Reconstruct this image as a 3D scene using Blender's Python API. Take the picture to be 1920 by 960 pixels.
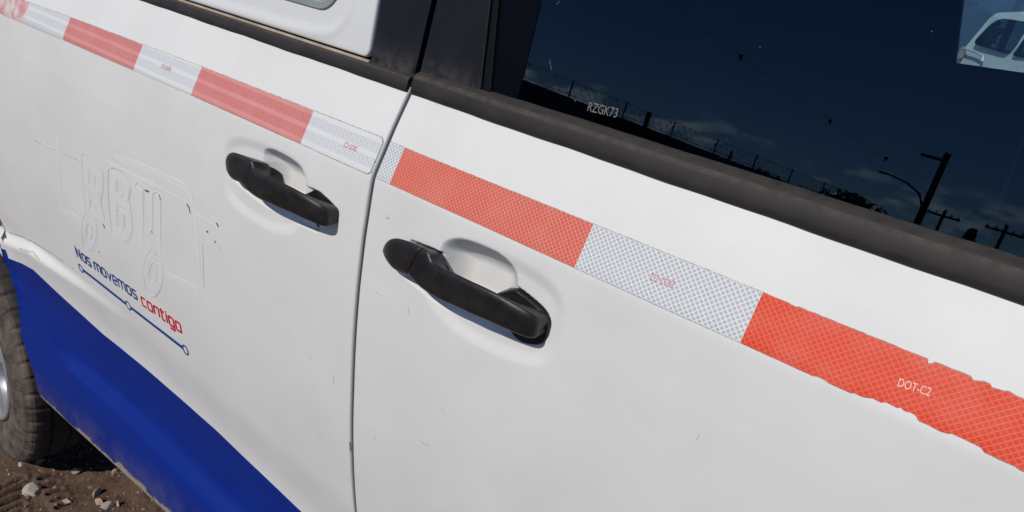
import bpy, bmesh, math, random
import numpy as np
from mathutils import Vector, Matrix
for o in list(bpy.data.objects): bpy.data.objects.remove(o)
scene = bpy.context.scene
COL = scene.collection
random.seed(7); RNG = np.random.default_rng(7)

# ------------------------------------------------------------------ camera
CAM = np.array([0.62555, -0.57393, 1.54121])
RW = np.array([[0.7716445, 0.6147158, 0.1633685],      # right
               [0.3623244, -0.2137159, -0.9072191],    # down
               [-0.5227675, 0.7592430, -0.3876392]])   # forward
FPX = 1300.0                                            # focal length in pixels of a 1920 px wide frame
cd = bpy.data.cameras.new('camera'); cam = bpy.data.objects.new('camera', cd); COL.objects.link(cam)
M = Matrix.Identity(4)
for i in range(3):
    M[i][0] = RW[0][i]; M[i][1] = -RW[1][i]; M[i][2] = -RW[2][i]; M[i][3] = CAM[i]
cam.matrix_world = M
cd.sensor_width = 36; cd.lens = 36 * FPX / 1920; cd.clip_start = .02; cd.clip_end = 3000
scene.camera = cam

# ------------------------------------------------------------------ light and sky
SUN = Vector((-.05, -.74, .67)).normalized()            # direction towards the sun
elev = math.asin(SUN.z); azim = math.atan2(SUN.x, SUN.y)
sd = bpy.data.lights.new('sun', 'SUN'); so = bpy.data.objects.new('sun', sd); COL.objects.link(so)
so.rotation_euler = SUN.to_track_quat('Z', 'Y').to_euler(); so.location = SUN * 60
sd.energy = 2.9; sd.angle = math.radians(.5); sd.color = (1, .94, .845)
scene.view_settings.view_transform = 'Standard'; scene.view_settings.look = 'None'
scene.view_settings.exposure = 0.0; scene.view_settings.gamma = 1
w = bpy.data.worlds.new('World'); scene.world = w; w.use_nodes = True
nt = w.node_tree; nt.nodes.clear()
def N(t, typ, **kw):
    n = t.nodes.new(typ)
    for k, v in kw.items(): setattr(n, k, v)
    return n
def mth(t, op, a, b=None, c=None):
    n = N(t, 'ShaderNodeMath', operation=op)
    for i, v in enumerate((a, b, c)):
        if v is None: continue
        if isinstance(v, (int, float)): n.inputs[i].default_value = v
        else: t.links.new(v, n.inputs[i])
    return n.outputs[0]
def ramp(t, fac, p0, p1, c0=(0, 0, 0, 1), c1=(1, 1, 1, 1)):
    n = N(t, 'ShaderNodeValToRGB'); e = n.color_ramp.elements
    e[0].position = p0; e[1].position = p1; e[0].color = c0; e[1].color = c1
    t.links.new(fac, n.inputs[0]); return n.outputs[0]
def mixc(t, fac, a, b, mode='MIX'):
    n = N(t, 'ShaderNodeMix', data_type='RGBA', blend_type=mode)
    for s, v in ((n.inputs[0], fac), (n.inputs[6], a), (n.inputs[7], b)):
        if isinstance(v, (int, float)): s.default_value = v
        elif isinstance(v, tuple): s.default_value = v if len(v) == 4 else v + (1,)
        else: t.links.new(v, s)
    return n.outputs[2]
sky = N(nt, 'ShaderNodeTexSky', sky_type='NISHITA', sun_disc=False)
sky.sun_elevation = elev; sky.sun_rotation = azim; sky.altitude = 2600; sky.air_density = 1; sky.dust_density = 0; sky.ozone_density = 6
tcw = N(nt, 'ShaderNodeTexCoord')
sep = N(nt, 'ShaderNodeSeparateXYZ'); nt.links.new(tcw.outputs['Generated'], sep.inputs[0])
mp = N(nt, 'ShaderNodeMapping'); mp.inputs['Scale'].default_value = (1, 1, 3.2); nt.links.new(tcw.outputs['Generated'], mp.inputs[0])
nz = N(nt, 'ShaderNodeTexNoise'); nz.inputs['Scale'].default_value = 7.5; nz.inputs['Detail'].default_value = 8; nz.inputs['Roughness'].default_value = .55
nt.links.new(mp.outputs[0], nz.inputs[0])
band = mth(nt, 'MULTIPLY', ramp(nt, sep.outputs[2], .025, .045), ramp(nt, sep.outputs[2], .075, .105, (1, 1, 1, 1), (0, 0, 0, 1)))
cl = mth(nt, 'MULTIPLY', ramp(nt, nz.outputs[0], .52, .60), band)
skc = mixc(nt, cl, sky.outputs[0], (17, 17.5, 17, 1))
bg = N(nt, 'ShaderNodeBackground'); bg.inputs[1].default_value = .075
wo = N(nt, 'ShaderNodeOutputWorld')
nt.links.new(skc, bg.inputs[0]); nt.links.new(bg.outputs[0], wo.inputs[0])

# ------------------------------------------------------------------ materials
MATS = {}
def new_mat(name):
    m = bpy.data.materials.new(name); m.use_nodes = True; MATS[name] = m
    return m, m.node_tree, m.node_tree.nodes['Principled BSDF']
def pmat(name, col, rough=.5, var=.0, scale=8.0, dust=None, dustamt=0.0, dscale=14, bump=0.0, bscale=400, coat=0, metal=0, spec=.5, zdust=None):
    m, t, b = new_mat(name)
    tc = N(t, 'ShaderNodeTexCoord')
    c = col + (1,)
    b.inputs['Roughness'].default_value = rough; b.inputs['Metallic'].default_value = metal
    b.inputs['Coat Weight'].default_value = coat; b.inputs['Coat Roughness'].default_value = .06
    b.inputs['Specular IOR Level'].default_value = spec
    out = None
    if var:
        n = N(t, 'ShaderNodeTexNoise'); n.inputs['Scale'].default_value = scale; n.inputs['Detail'].default_value = 6
        t.links.new(tc.outputs['Object'], n.inputs[0])
        lo = tuple(max(0, x * (1 - var)) for x in col) + (1,); hi = tuple(min(1, x * (1 + var)) for x in col) + (1,)
        out = ramp(t, n.outputs[0], .3, .7, lo, hi)
    if dust:
        n2 = N(t, 'ShaderNodeTexNoise'); n2.inputs['Scale'].default_value = dscale; n2.inputs['Detail'].default_value = 8; n2.inputs['Roughness'].default_value = .65
        t.links.new(tc.outputs['Object'], n2.inputs[0])
        f = mth(t, 'MULTIPLY', ramp(t, n2.outputs[0], .42, .72), dustamt)
        out = mixc(t, f, out if out is not None else c, dust + (1,))
        r = mth(t, 'ADD', mth(t, 'MULTIPLY', f, .5), rough); t.links.new(r, b.inputs['Roughness'])
    if zdust:                                            # dust settled low on the part
        sz = N(t, 'ShaderNodeSeparateXYZ'); t.links.new(tc.outputs['Object'], sz.inputs[0])
        k = mth(t, 'DIVIDE', mth(t, 'SUBTRACT', zdust[1], sz.outputs[2]), zdust[1] - zdust[0])
        n4 = N(t, 'ShaderNodeTexNoise'); n4.inputs['Scale'].default_value = 90; n4.inputs['Detail'].default_value = 6; t.links.new(tc.outputs['Object'], n4.inputs[0])
        k = mth(t, 'MULTIPLY', mth(t, 'POWER', mth(t, 'MINIMUM', mth(t, 'MAXIMUM', k, 0), 1), 2), ramp(t, n4.outputs[0], .3, .65))
        out = mixc(t, mth(t, 'MULTIPLY', k, .6), out if out is not None else c, (.12, .10, .085, 1))
    if out is None: b.inputs['Base Color'].default_value = c
    else: t.links.new(out, b.inputs['Base Color'])
    if bump:
        n3 = N(t, 'ShaderNodeTexNoise'); n3.inputs['Scale'].default_value = bscale; n3.inputs['Detail'].default_value = 3
        t.links.new(tc.outputs['Object'], n3.inputs[0])
        bp_ = N(t, 'ShaderNodeBump'); bp_.inputs['Strength'].default_value = bump; bp_.inputs['Distance'].default_value = .001
        t.links.new(n3.outputs[0], bp_.inputs['Height']); t.links.new(bp_.outputs[0], b.inputs['Normal'])
    return m
PAINT = pmat('white_paint', (.765, .765, .758), .52, .025, 5, dust=(.52, .49, .44), dustamt=.16, dscale=7, coat=0, spec=.28)
BLANK = pmat('panel_white_paint', (.72, .73, .735), .4, .02, 5, coat=.25)
GHOST = pmat('cleaner_paint_film', (.785, .788, .79), .5)
PLASTIC = pmat('black_plastic', (.0105, .0100, .0120), .40, .25, 40, dust=(.11, .10, .09), dustamt=.14, dscale=45, bump=.25, bscale=900)
MOULD = pmat('weathered_rubber_trim', (.019, .016, .017), .6, .2, 30, dust=(.10, .08, .07), dustamt=.16, dscale=26, bump=.2, bscale=700)
TRIMTOP = pmat('dusty_trim_top', (.030, .025, .023), .8, .3, 60, dust=(.075, .062, .055), dustamt=.35, dscale=50, bump=.3, bscale=600)
CREASE = pmat('dusty_trim_crease_highlight', (.050, .043, .039), .85, .3, 90, dust=(.12, .10, .088), dustamt=.5, dscale=110)  # dust along the crease, with its highlight painted in as a lighter tone
PILLAR = pmat('black_pillar_film', (.0085, .0105, .015), .45, .12, 12, dust=(.05, .05, .05), dustamt=.10, dscale=18, spec=.22, zdust=(1.392, 1.432))
RUBBER = pmat('black_rubber', (.006, .0065, .008), .55, .2, 30, spec=.12)
SEALANT = pmat('slate_gap_seal', (.045, .055, .062), .55, .2, 40)
INK = pmat('blue_print', (.012, .065, .26), .4, .1, 60)
REDINK = pmat('red_print', (.62, .012, .03), .4, .1, 60)
CODER = pmat('red_code_print', (.62, .20, .18), .5)
CODEW = pmat('white_code_print', (.82, .58, .50), .5)
ETCH = pmat('etched_grey', (.17, .175, .185), .7)
SCUFF = pmat('grey_scuff', (.52, .50, .46), .7, .4, 200)
SCUFFD = pmat('dark_chip', (.05, .06, .075), .6, .3, 200)
GREYSEAL = pmat('grey_green_seal', (.27, .31, .30), .45, .1, 30)
INTERIOR = pmat('dark_interior', (.006, .007, .010), .8, .2, 6)
SEAT = pmat('dark_seat_fabric', (.008, .010, .016), .9, .2, 20)
CHROME = pmat('silver_rim', (.55, .58, .62), .3, .1, 10, dust=(.3, .25, .2), dustamt=.3, metal=.6)
UNDER = pmat('underbody_black', (.008, .008, .008), .9)

# blue vinyl: u along, v = height above the lower edge (metres)
m, t, b = new_mat('blue_vinyl')
tc = N(t, 'ShaderNodeTexCoord'); uv = N(t, 'ShaderNodeUVMap', uv_map='flat')
s = N(t, 'ShaderNodeSeparateXYZ'); t.links.new(uv.outputs[0], s.inputs[0])
n = N(t, 'ShaderNodeTexNoise'); n.inputs['Scale'].default_value = 9; n.inputs['Detail'].default_value = 9; n.inputs['Roughness'].default_value = .7
t.links.new(tc.outputs['Object'], n.inputs[0])
n2 = N(t, 'ShaderNodeTexNoise'); n2.inputs['Scale'].default_value = 70; n2.inputs['Detail'].default_value = 6
t.links.new(tc.outputs['Object'], n2.inputs[0])
chipline = mth(t, 'SUBTRACT', mth(t, 'MULTIPLY', mth(t, 'POWER', n.outputs[0], 3.0), .125), s.outputs[1])
chip = ramp(t, chipline, .0, .002)
dustf = mth(t, 'MULTIPLY', ramp(t, mth(t, 'ADD', s.outputs[1], mth(t, 'MULTIPLY', n2.outputs[0], -.03)), .0, .085, (1, 1, 1, 1), (0, 0, 0, 1)), ramp(t, n.outputs[0], .4, .75))
base = mixc(t, ramp(t, n.outputs[0], .3, .7), (.0022, .021, .215, 1), (.0034, .025, .235, 1))
base = mixc(t, mth(t, 'MULTIPLY', dustf, .62), base, (.17, .15, .14, 1))
base = mixc(t, chip, base, mixc(t, n2.outputs[0], (.20, .155, .125, 1), (.42, .37, .32, 1)))
t.links.new(base, b.inputs['Base Color']); b.inputs['Coat Weight'].default_value = .06; b.inputs['Specular IOR Level'].default_value = .16
t.links.new(mth(t, 'ADD', mth(t, 'MULTIPLY', chip, .4), .38), b.inputs['Roughness']); b.inputs['Coat Roughness'].default_value = .25
BLUE = m

def tape_mat(name, line, cell, band=0.0, glint_col=(.8, .6, .58), fade=0.0, fadecol=(.8, .8, .8)):
    """micro-prismatic film: raised lattice of 45 degree lines over darker cells; uv in metres"""
    m, t, b = new_mat(name)
    uv = N(t, 'ShaderNodeUVMap', uv_map='flat'); s = N(t, 'ShaderNodeSeparateXYZ'); t.links.new(uv.outputs[0], s.inputs[0])
    tc = N(t, 'ShaderNodeTexCoord')
    P = .0042 * math.sqrt(2)
    def line_of(op):
        a = mth(t, op, s.outputs[0], s.outputs[1])
        f = mth(t, 'FRACT', mth(t, 'DIVIDE', mth(t, 'ADD', a, 10), P))
        return mth(t, 'ABSOLUTE', mth(t, 'SUBTRACT', f, .5))
    d = mth(t, 'MAXIMUM', line_of('ADD'), line_of('SUBTRACT'))
    ln = ramp(t, d, .36, .405)
    n = N(t, 'ShaderNodeTexNoise'); n.inputs['Scale'].default_value = 28; n.inputs['Detail'].default_value = 7
    t.links.new(tc.outputs['Object'], n.inputs[0])
    n2 = N(t, 'ShaderNodeTexNoise'); n2.inputs['Scale'].default_value = 230; n2.inputs['Detail'].default_value = 2
    t.links.new(tc.outputs['Object'], n2.inputs[0])
    c = mixc(t, mth(t, 'MULTIPLY', ramp(t, n2.outputs[0], .35, .7), .5), cell + (1,), tuple(min(1, x * 1.18) for x in cell) + (1,))
    if band:  # lighter lengthwise stripes painted in for retroreflective glint
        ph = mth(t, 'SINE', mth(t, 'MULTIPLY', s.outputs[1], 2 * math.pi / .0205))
        c = mixc(t, mth(t, 'MULTIPLY', ramp(t, ph, .3, .75), band), c, glint_col + (1,))
    c = mixc(t, ln, c, line + (1,))
    c = mixc(t, mth(t, 'MULTIPLY', ramp(t, n.outputs[0], .45, .8), .10), c, (.75, .66, .60, 1))
    if fade:
        n3 = N(t, 'ShaderNodeTexNoise'); n3.inputs['Scale'].default_value = 22; n3.inputs['Detail'].default_value = 8; n3.inputs['Roughness'].default_value = .7
        t.links.new(tc.outputs['Object'], n3.inputs[0])
        c = mixc(t, mth(t, 'MULTIPLY', ramp(t, n3.outputs[0], .42, .58), fade), c, fadecol + (1,))
    t.links.new(c, b.inputs['Base Color']); b.inputs['Roughness'].default_value = .34; b.inputs['Specular IOR Level'].default_value = .22
    bm_ = N(t, 'ShaderNodeBump'); bm_.inputs['Strength'].default_value = .25; bm_.inputs['Distance'].default_value = .0004
    t.links.new(ln, bm_.inputs['Height']); t.links.new(bm_.outputs[0], b.inputs['Normal'])
    return m
T_RED = tape_mat('tape_red', (.82, .120, .060), (.66, .056, .024))
T_RED2 = tape_mat('tape_red_pale', (.80, .235, .175), (.60, .125, .09))  # paler, less saturated red
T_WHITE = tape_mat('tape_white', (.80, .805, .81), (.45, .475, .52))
T_PINK_GLARE = tape_mat('tape_pink_glare', (.72, .29, .27), (.55, .16, .15), .85, (.74, .31, .29))  # rear tape red: glare painted in as a paler tone, glint as stripes
T_PINK_WORN_GLARE = tape_mat('tape_pink_worn_glare', (.70, .30, .28), (.60, .24, .23), .5, (.74, .36, .34), .9, (.72, .70, .70))  # worn far end, glare and glint also painted into the colour
T_SILV_GLINT = tape_mat('tape_silver_glint', (.78, .79, .80), (.51, .535, .575), .8, (.76, .76, .75))  # rear tape white with glint stripes in its colour
TAPE_EDGE = pmat('grimy_tape_edge', (.42, .41, .39), .6, .6, 160)

# window glass: dark tint seen through, clear Fresnel reflection on top
def glass_mat(name, tint):
    m = bpy.data.materials.new(name); m.use_nodes = True; t = m.node_tree; t.nodes.clear()
    fr = N(t, 'ShaderNodeFresnel'); fr.inputs[0].default_value = 1.5
    tr = N(t, 'ShaderNodeBsdfTransparent'); tr.inputs[0].default_value = tint + (1,)
    gl = N(t, 'ShaderNodeBsdfGlossy'); gl.inputs['Roughness'].default_value = .004; gl.inputs[0].default_value = (.56, .76, 1, 1)
    mx = N(t, 'ShaderNodeMixShader'); o = N(t, 'ShaderNodeOutputMaterial')
    t.links.new(fr.outputs[0], mx.inputs[0]); t.links.new(tr.outputs[0], mx.inputs[1]); t.links.new(gl.outputs[0], mx.inputs[2]); t.links.new(mx.outputs[0], o.inputs[0])
    return m
GLASS = glass_mat('tinted_glass', (.76, .84, .86))

# ------------------------------------------------------------------ object helpers
def link(name, me, mats, parent=None, smooth=False):
    o = bpy.data.objects.new(name, me); COL.objects.link(o)
    for mm in (mats if isinstance(mats, (list, tuple)) else [mats]): me.materials.append(mm)
    if smooth:
        me.polygons.foreach_set('use_smooth', [True] * len(me.polygons))
    if parent is not None: o.parent = parent
    return o
def mesh(name, V, F, uv=None):
    me = bpy.data.meshes.new(name); me.from_pydata([tuple(map(float, v)) for v in V], [], [tuple(map(int, f)) for f in F])
    if uv is not None:
        l = me.uv_layers.new(name='flat')
        idx = np.empty(len(me.loops), dtype=np.int32); me.loops.foreach_get('vertex_index', idx)
        l.data.foreach_set('uv', np.asarray(uv, dtype=np.float32)[idx].ravel())
    me.update(); return me
def thing(name, label, cat, loc=(0, 0, 0), rz=0, group=None):
    o = bpy.data.objects.new(name, None); COL.objects.link(o); o.location = loc; o.rotation_euler = (0, 0, rz)
    o['label'] = label; o['category'] = cat
    if group: o['group'] = group
    return o
def tag(o, label, cat, group=None):
    o['label'] = label; o['category'] = cat
    if group: o['group'] = group
    return o
def grid_faces(nr, nc, off=0):
    F = []
    for i in range(nr - 1):
        for j in range(nc - 1):
            a = off + i * nc + j; F.append((a, a + 1, a + nc + 1, a + nc))
    return F
class MB:
    def __init__(s): s.V = []; s.F = []
    def add(s, V, F):
        o = len(s.V); s.V += [tuple(v) for v in V]; s.F += [tuple(i + o for i in f) for f in F]
    def box(s, a, b):
        (x0, y0, z0), (x1, y1, z1) = a, b
        s.add([(x0, y0, z0), (x1, y0, z0), (x1, y1, z0), (x0, y1, z0), (x0, y0, z1), (x1, y0, z1), (x1, y1, z1), (x0, y1, z1)],
              [(0, 3, 2, 1), (4, 5, 6, 7), (0, 1, 5, 4), (1, 2, 6, 5), (2, 3, 7, 6), (3, 0, 4, 7)])
    def loft(s, rings, cap=True, closed=True):
        n = len(rings[0]); V = [p for r in rings for p in r]; F = []
        for i in range(len(rings) - 1):
            for j in range(n if closed else n - 1):
                k = (j + 1) % n
                F.append((i * n + j, i * n + k, (i + 1) * n + k, (i + 1) * n + j))
        if cap:
            F.append(tuple(range(n))[::-1]); F.append(tuple((len(rings) - 1) * n + j for j in range(n)))
        s.add(V, F)
    def tube(s, P, r, n=8):
        P = [Vector(p) for p in P]; rings = []
        for i, p in enumerate(P):
            d = (P[min(i + 1, len(P) - 1)] - P[max(i - 1, 0)]).normalized()
            u = d.cross(Vector((0, 0, 1)) if abs(d.z) < .9 else Vector((1, 0, 0))).normalized(); v = d.cross(u)
            rr = r[i] if isinstance(r, (list, tuple)) else r
            rings.append([p + u * rr * math.cos(2 * math.pi * k / n) + v * rr * math.sin(2 * math.pi * k / n) for k in range(n)])
        s.loft(rings)
    def build(s, name, mat, parent=None, smooth=False):
        return link(name, mesh(name, s.V, s.F), mat, parent, smooth)
def smoothstep(x): x = np.clip(x, 0, 1); return x * x * (3 - 2 * x)

# ------------------------------------------------------------------ the van's side surface  y = surf(x, z)
KN = np.array([(.05, .10), (.15, .055), (.20, .030), (.25, .016), (.30, .013), (.36, .0180), (.395, .0250), (.406, .0290), (.427, .0510), (.436, .0550), (.47, .058), (.52, .058), (.56, .056),
               (.60, .050), (.65, .038), (.70, .0258), (.75, .018), (.7935, .0116), (.85, .0045), (.8989, -.0003), (.993, -.0062), (1.0455, -.0083), (1.1114, -.0092), (1.1807, -.0072),
               (1.21, -.0049), (1.2387, -.0027), (1.264, -.0002), (1.2701, .0018), (1.2933, .0123), (1.3263, .0265), (1.3479, .0372), (1.3681, .0475), (1.42, .0735)])
_z = np.arange(0.0, 1.42, .001); _y = np.interp(_z, KN[:, 0], KN[:, 1])
def _gs(y, sg):
    k = np.exp(-.5 * (np.arange(-60, 61) / sg) ** 2); k /= k.sum(); return np.convolve(np.pad(y, 60, mode='edge'), k, 'valid')
_ys = np.where(_z < 1.17, _gs(_y, 16), _gs(_y, 4.0)); _bl = smoothstep((_z - 1.15) / .06)
_b2 = smoothstep((.53 - _z) / .05)
_ys = (_gs(_y, 16) * (1 - _b2) + _gs(_y, 3.6) * _b2) * (1 - _bl) + _gs(_y, 4.0) * _bl
def surf(x, z):
    x = np.asarray(x, float); z = np.asarray(z, float)
    y = np.interp(z, _z, _ys)
    fade = smoothstep((-.98 - x) / .24) * smoothstep((z - .33) / .03) * smoothstep((.53 - z) / .04)     # the pressed ridge dies out before the wheel arch
    y = y * (1 - fade) + fade * np.interp(z, [.30, .36, .47, .56], [.0135, .021, .049, .056])
    zc = np.interp(x, [-1.6, -1.48, -1.28, -.98, -.75, -.5], [.60, .625, .680, .703, .715, .72])     # pressed line that rises out of the wheel arch
    A = .024 * smoothstep((-.66 - x) / .75)
    y = y - A * smoothstep((zc - z) / .030)
    return y
def ray(q): return np.array([(q[0] - 960) / FPX, (q[1] - 480) / FPX, 1.0]) @ RW
def onplane(q, n, p):
    d = ray(q); n = np.array(n, float); return CAM + d * (((np.array(p, float) - CAM) @ n) / (d @ n))
def ony(q, y): return onplane(q, (0, 1, 0), (0, y, 0))
def bp(q):                                               # the point of the van's side that a photo pixel shows
    d = ray(q); tt = np.linspace(.35, 4.2, 2600); P = CAM + tt[:, None] * d
    g = P[:, 1] - surf(P[:, 0], P[:, 2]); i = int(np.argmax(g > 0)); a = g[i - 1] / (g[i - 1] - g[i])
    return P[i - 1] + a * (P[i] - P[i - 1])
def bxz(L): return np.array([bp(q)[[0, 2]] for q in L])
def sdf(poly, X, Z):
    """signed distance (positive inside) to a polygon"""
    X = np.asarray(X); Z = np.asarray(Z); best = np.full(X.shape, 1e9); ins = np.zeros(X.shape, bool)
    n = len(poly)
    for i in range(n):
        ax, az = poly[i]; bx, bz = poly[(i + 1) % n]; ex, ez = bx - ax, bz - az
        tt = np.clip(((X - ax) * ex + (Z - az) * ez) / (ex * ex + ez * ez + 1e-15), 0, 1)
        best = np.minimum(best, (X - ax - tt * ex) ** 2 + (Z - az - tt * ez) ** 2)
        c = ((az > Z) != (bz > Z)) & (X < (bx - ax) * (Z - az) / ((bz - az) if abs(bz - az) > 1e-12 else 1e-12) + ax)
        ins ^= c
    d = np.sqrt(best); return np.where(ins, d, -d)
def roundpoly(P, it=2):                                  # corner cutting
    P = np.asarray(P, float)
    for _ in range(it):
        Q = np.roll(P, -1, axis=0); P = np.stack([.75 * P + .25 * Q, .25 * P + .75 * Q], 1).reshape(-1, 2)
    return P
z6 = lambda L: [(690 + x / 3.2, 400 + y / 3.2) for x, y in L]
z5 = lambda L: [(400 + x / 4.0, 230 + y / 4.0) for x, y in L]
F_BASE = roundpoly(bxz(z6([(95, 225), (100, 185), (128, 148), (175, 131), (235, 148), (330, 184), (430, 224), (600, 320), (760, 400), (880, 436), (940, 480), (1010, 538), (1062, 590), (1090, 655), (1083, 705), (1066, 762), (1020, 797), (930, 784), (840, 745), (740, 702), (650, 665), (560, 625), (460, 578), (380, 522), (300, 452), (200, 370), (128, 300)])), 1)
F_BOWL = roundpoly(bxz(z6([(425, 260), (440, 195), (475, 163), (520, 150), (580, 155), (700, 198), (800, 248), (872, 330), (890, 440), (860, 560), (838, 744), (740, 702), (650, 665), (560, 625), (460, 578), (405, 530), (390, 400)])), 1)
F_DISH = roundpoly(bxz(z6([(560, 130), (820, 240), (1000, 335), (1130, 440), (1180, 560), (1165, 720), (1110, 860), (1030, 925), (900, 895), (700, 815), (520, 715), (400, 590), (300, 440), (420, 240)])), 2)
R_BASE = roundpoly(bxz(z5([(91, 345), (98, 300), (128, 262), (170, 246), (240, 263), (360, 296), (520, 400), (680, 470), (765, 498), (865, 560), (932, 620), (964, 690), (952, 780), (912, 849), (860, 850), (760, 816), (640, 764), (560, 724), (450, 670), (350, 612), (245, 535), (160, 455), (104, 400)])), 1)
R_BOWL = roundpoly(bxz(z5([(356, 320), (362, 205), (430, 192), (520, 236), (600, 283), (652, 330), (682, 400), (688, 475), (660, 640), (640, 764), (560, 724), (450, 670), (350, 612), (285, 560), (325, 420)])), 1)
R_DISH = roundpoly(bxz(z5([(85, 170), (150, 110), (260, 118), (400, 168), (560, 235), (660, 310), (720, 440), (690, 700), (630, 800), (560, 840), (400, 800), (200, 675), (90, 550), (62, 350)])), 2)
def pockets(X, Z):
    X = np.asarray(X); Z = np.asarray(Z); out = np.zeros(X.shape)
    for base, bowl, dish, rear in ((F_BASE, F_BOWL, F_DISH, 0), (R_BASE, R_BOWL, R_DISH, 1)):
        x0, z0 = dish.min(0) - .03; x1, z1 = dish.max(0) + .03
        k = (X > x0) & (X < x1) & (Z > z0) & (Z < z1)
        if not k.any(): continue
        x, z = X[k], Z[k]
        dd = .0034 * smoothstep((sdf(dish, x, z) + .004) / .020)
        da = .0050 * smoothstep((sdf(base, x, z) + .0004) / .0028)
        db = .029 * np.sin(.5 * np.pi * np.clip((sdf(bowl, x, z) + .0012) / .036, 0, 1)) ** 1.25
        out[k] = dd + np.maximum(da, db)
    return out
def micro(X, Z): return .00022 * (np.sin(X * 17 + 2 * np.sin(Z * 9)) * np.sin(Z * 13 + 1)) + .00012 * np.sin(X * 41 + Z * 23)
def panel_y(X, Z): return surf(X, Z) + pockets(X, Z) + micro(X, Z)

def zbot(x): return np.interp(x, [-1.6, -1.26, -1.0, -.75, -.5, 1.2], [.215, .225, .238, .256, .285, .30])     # lower edge of the doors
_ar = np.array([bp(q)[[0, 2]] for q in ((72, 732), (66, 706), (57, 678), (45, 640), (32, 600), (20, 562), (9, 530), (0, 512))])
_ar = _ar[np.argsort(_ar[:, 1])]
ARCH = np.concatenate([[(.02, -1.235), (.22, _ar[0][0] + .012)], [(z, max(x, -1.52)) for x, z in _ar], [(_ar[-1][1] + .02, -1.52), (2.0, -1.52)]])
def xrear(z): return np.interp(z, ARCH[:, 0], ARCH[:, 1])
EDGE = [(0, .022), (0, .0042), (.0004, .0021), (.0012, .0008), (.0024, .0002), (.0042, 0)]      # rolled panel edge: (inset, depth)
def axis(a, b, coarse, fines):
    pts = [a]; x = a
    while x < b - 1e-9:
        st = coarse
        for f0, f1, fs in fines:
            if f0 - 1e-9 <= x < f1: st = min(st, fs)
            elif x < f0 < x + st: st = f0 - x
        x = min(b, x + st); pts.append(x)
    if len(pts) > 2 and pts[-1] - pts[-2] < 1e-4: pts.pop(-2)
    return np.array(pts)
def make_panel(name, xs, zs, left_of=None, right_fixed=True, parent=None):
    """pressed steel panel as a fine sheet with rolled edges; xs,zs interior lines; left edge may follow the wheel arch"""
    e = EDGE
    xs = np.concatenate([xs, [xs[-1]] * 0])
    cols = [(xs[0], i, dy) for i, dy in e] + [(x, 0, 0) for x in xs[1:-1] if xs[0] + .005 < x < xs[-1] - .005] + [(xs[-1], -i, dy) for i, dy in e[::-1]]
    rows = [(zs[0], i, dy) for i, dy in e] + [(z, 0, 0) for z in zs[1:-1] if zs[0] + .005 < z < zs[-1] - .005] + [(zs[-1], -i, dy) for i, dy in e[::-1]]
    cx = np.array([c[0] + c[1] for c in cols]); cdy = np.array([c[2] for c in cols])
    rz = np.array([r[0] + r[1] for r in rows]); rdy = np.array([r[2] for r in rows])
    X, Z = np.meshgrid(cx, rz)
    zb = zbot(X); Z = np.where(Z < .5, .5 + (Z - .5) * (.5 - zb) / (.5 - zs[0]), Z)
    if left_of is not None:
        xl = left_of(Z); xp = -1.0
        X = np.where(X < xp, xp + (X - xp) * (xp - xl) / (xp - xs[0]), X)
    Y = panel_y(X, Z) + np.maximum(cdy[None, :], rdy[:, None])
    V = np.stack([X, Y, Z], -1).reshape(-1, 3)
    o = link(name, mesh(name, V, grid_faces(len(rz), len(cx))), PAINT, parent, True)
    return o
GAP = .0032
van = thing('van', 'white van with a blue lower band, reflective tape and black door handles', 'van', (0, 0, -.20))
OFF = Vector((0, 0, .20))                               # children are authored in van-side coordinates (ground at z = -0.20)
def P_(o):                                              # parent a part to the van without moving it
    o.parent = van; o.location = OFF; return o
zs = axis(.26, 1.376, .009, [(1.115, 1.275, .0014), (.56, .74, .006), (.36, .46, .0025)])
rear_door = P_(make_panel('rear_door', axis(-1.52, -GAP, .010, [(-.375, -.020, .0014)]), zs, left_of=xrear))
front_door = P_(make_panel('front_door', axis(GAP, 1.06, .010, [(.020, .345, .0014)]), zs))

mb = MB(); zz = np.arange(.46, 1.37, .01)
mb.loft([[(-1.535, float(surf(-1.52, z)) + .0045, z), (-1.508, float(surf(-1.52, z)) + .0045, z), (-1.508, float(surf(-1.52, z)) + .02, z), (-1.535, float(surf(-1.52, z)) + .02, z)] for z in zz]); P_(mb.build('door_jamb', PAINT, None, True))
# dark slate seal seen in the gap between the doors
mb = MB(); zz = np.arange(.30, 1.375, .01)
mb.loft([[(-.0045, float(surf(0, z)) + .0050, z), (.0045, float(surf(0, z)) + .0062, z), (.012, float(surf(0, z)) + .03, z), (-.012, float(surf(0, z)) + .03, z)] for z in zz])
P_(mb.build('door_gap_seal', SEALANT, None, True))

# ------------------------------------------------------------------ conformal films on the side
def film(name, polys, mat, parent, lift=.0005, skirt=.0009, fn=surf):
    """flat print / film: list of quad strips, each a list of ((xL,zL),(xR,zR)) pairs, laid on the side surface"""
    V = []; F = []
    for strip in polys:
        k = len(V)
        for a, b_ in strip:
            for q in (a, b_): V.append((q[0], float(fn(q[0], q[1])) - lift, q[1]))
            for q in (a, b_): V.append((q[0], float(fn(q[0], q[1])) + skirt, q[1]))
        n = len(strip)
        for i in range(n - 1):
            s0, s1 = k + 4 * i, k + 4 * (i + 1)
            F += [(s0, s0 + 1, s1 + 1, s1), (s0 + 2, s0, s1, s1 + 2), (s0 + 1, s0 + 3, s1 + 3, s1 + 1)]
        F += [(k, k + 2, k + 3, k + 1), (k + 4 * n - 4, k + 4 * n - 3, k + 4 * n - 1, k + 4 * n - 2)]
    return link(name, mesh(name, V, F), mat, parent)
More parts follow.
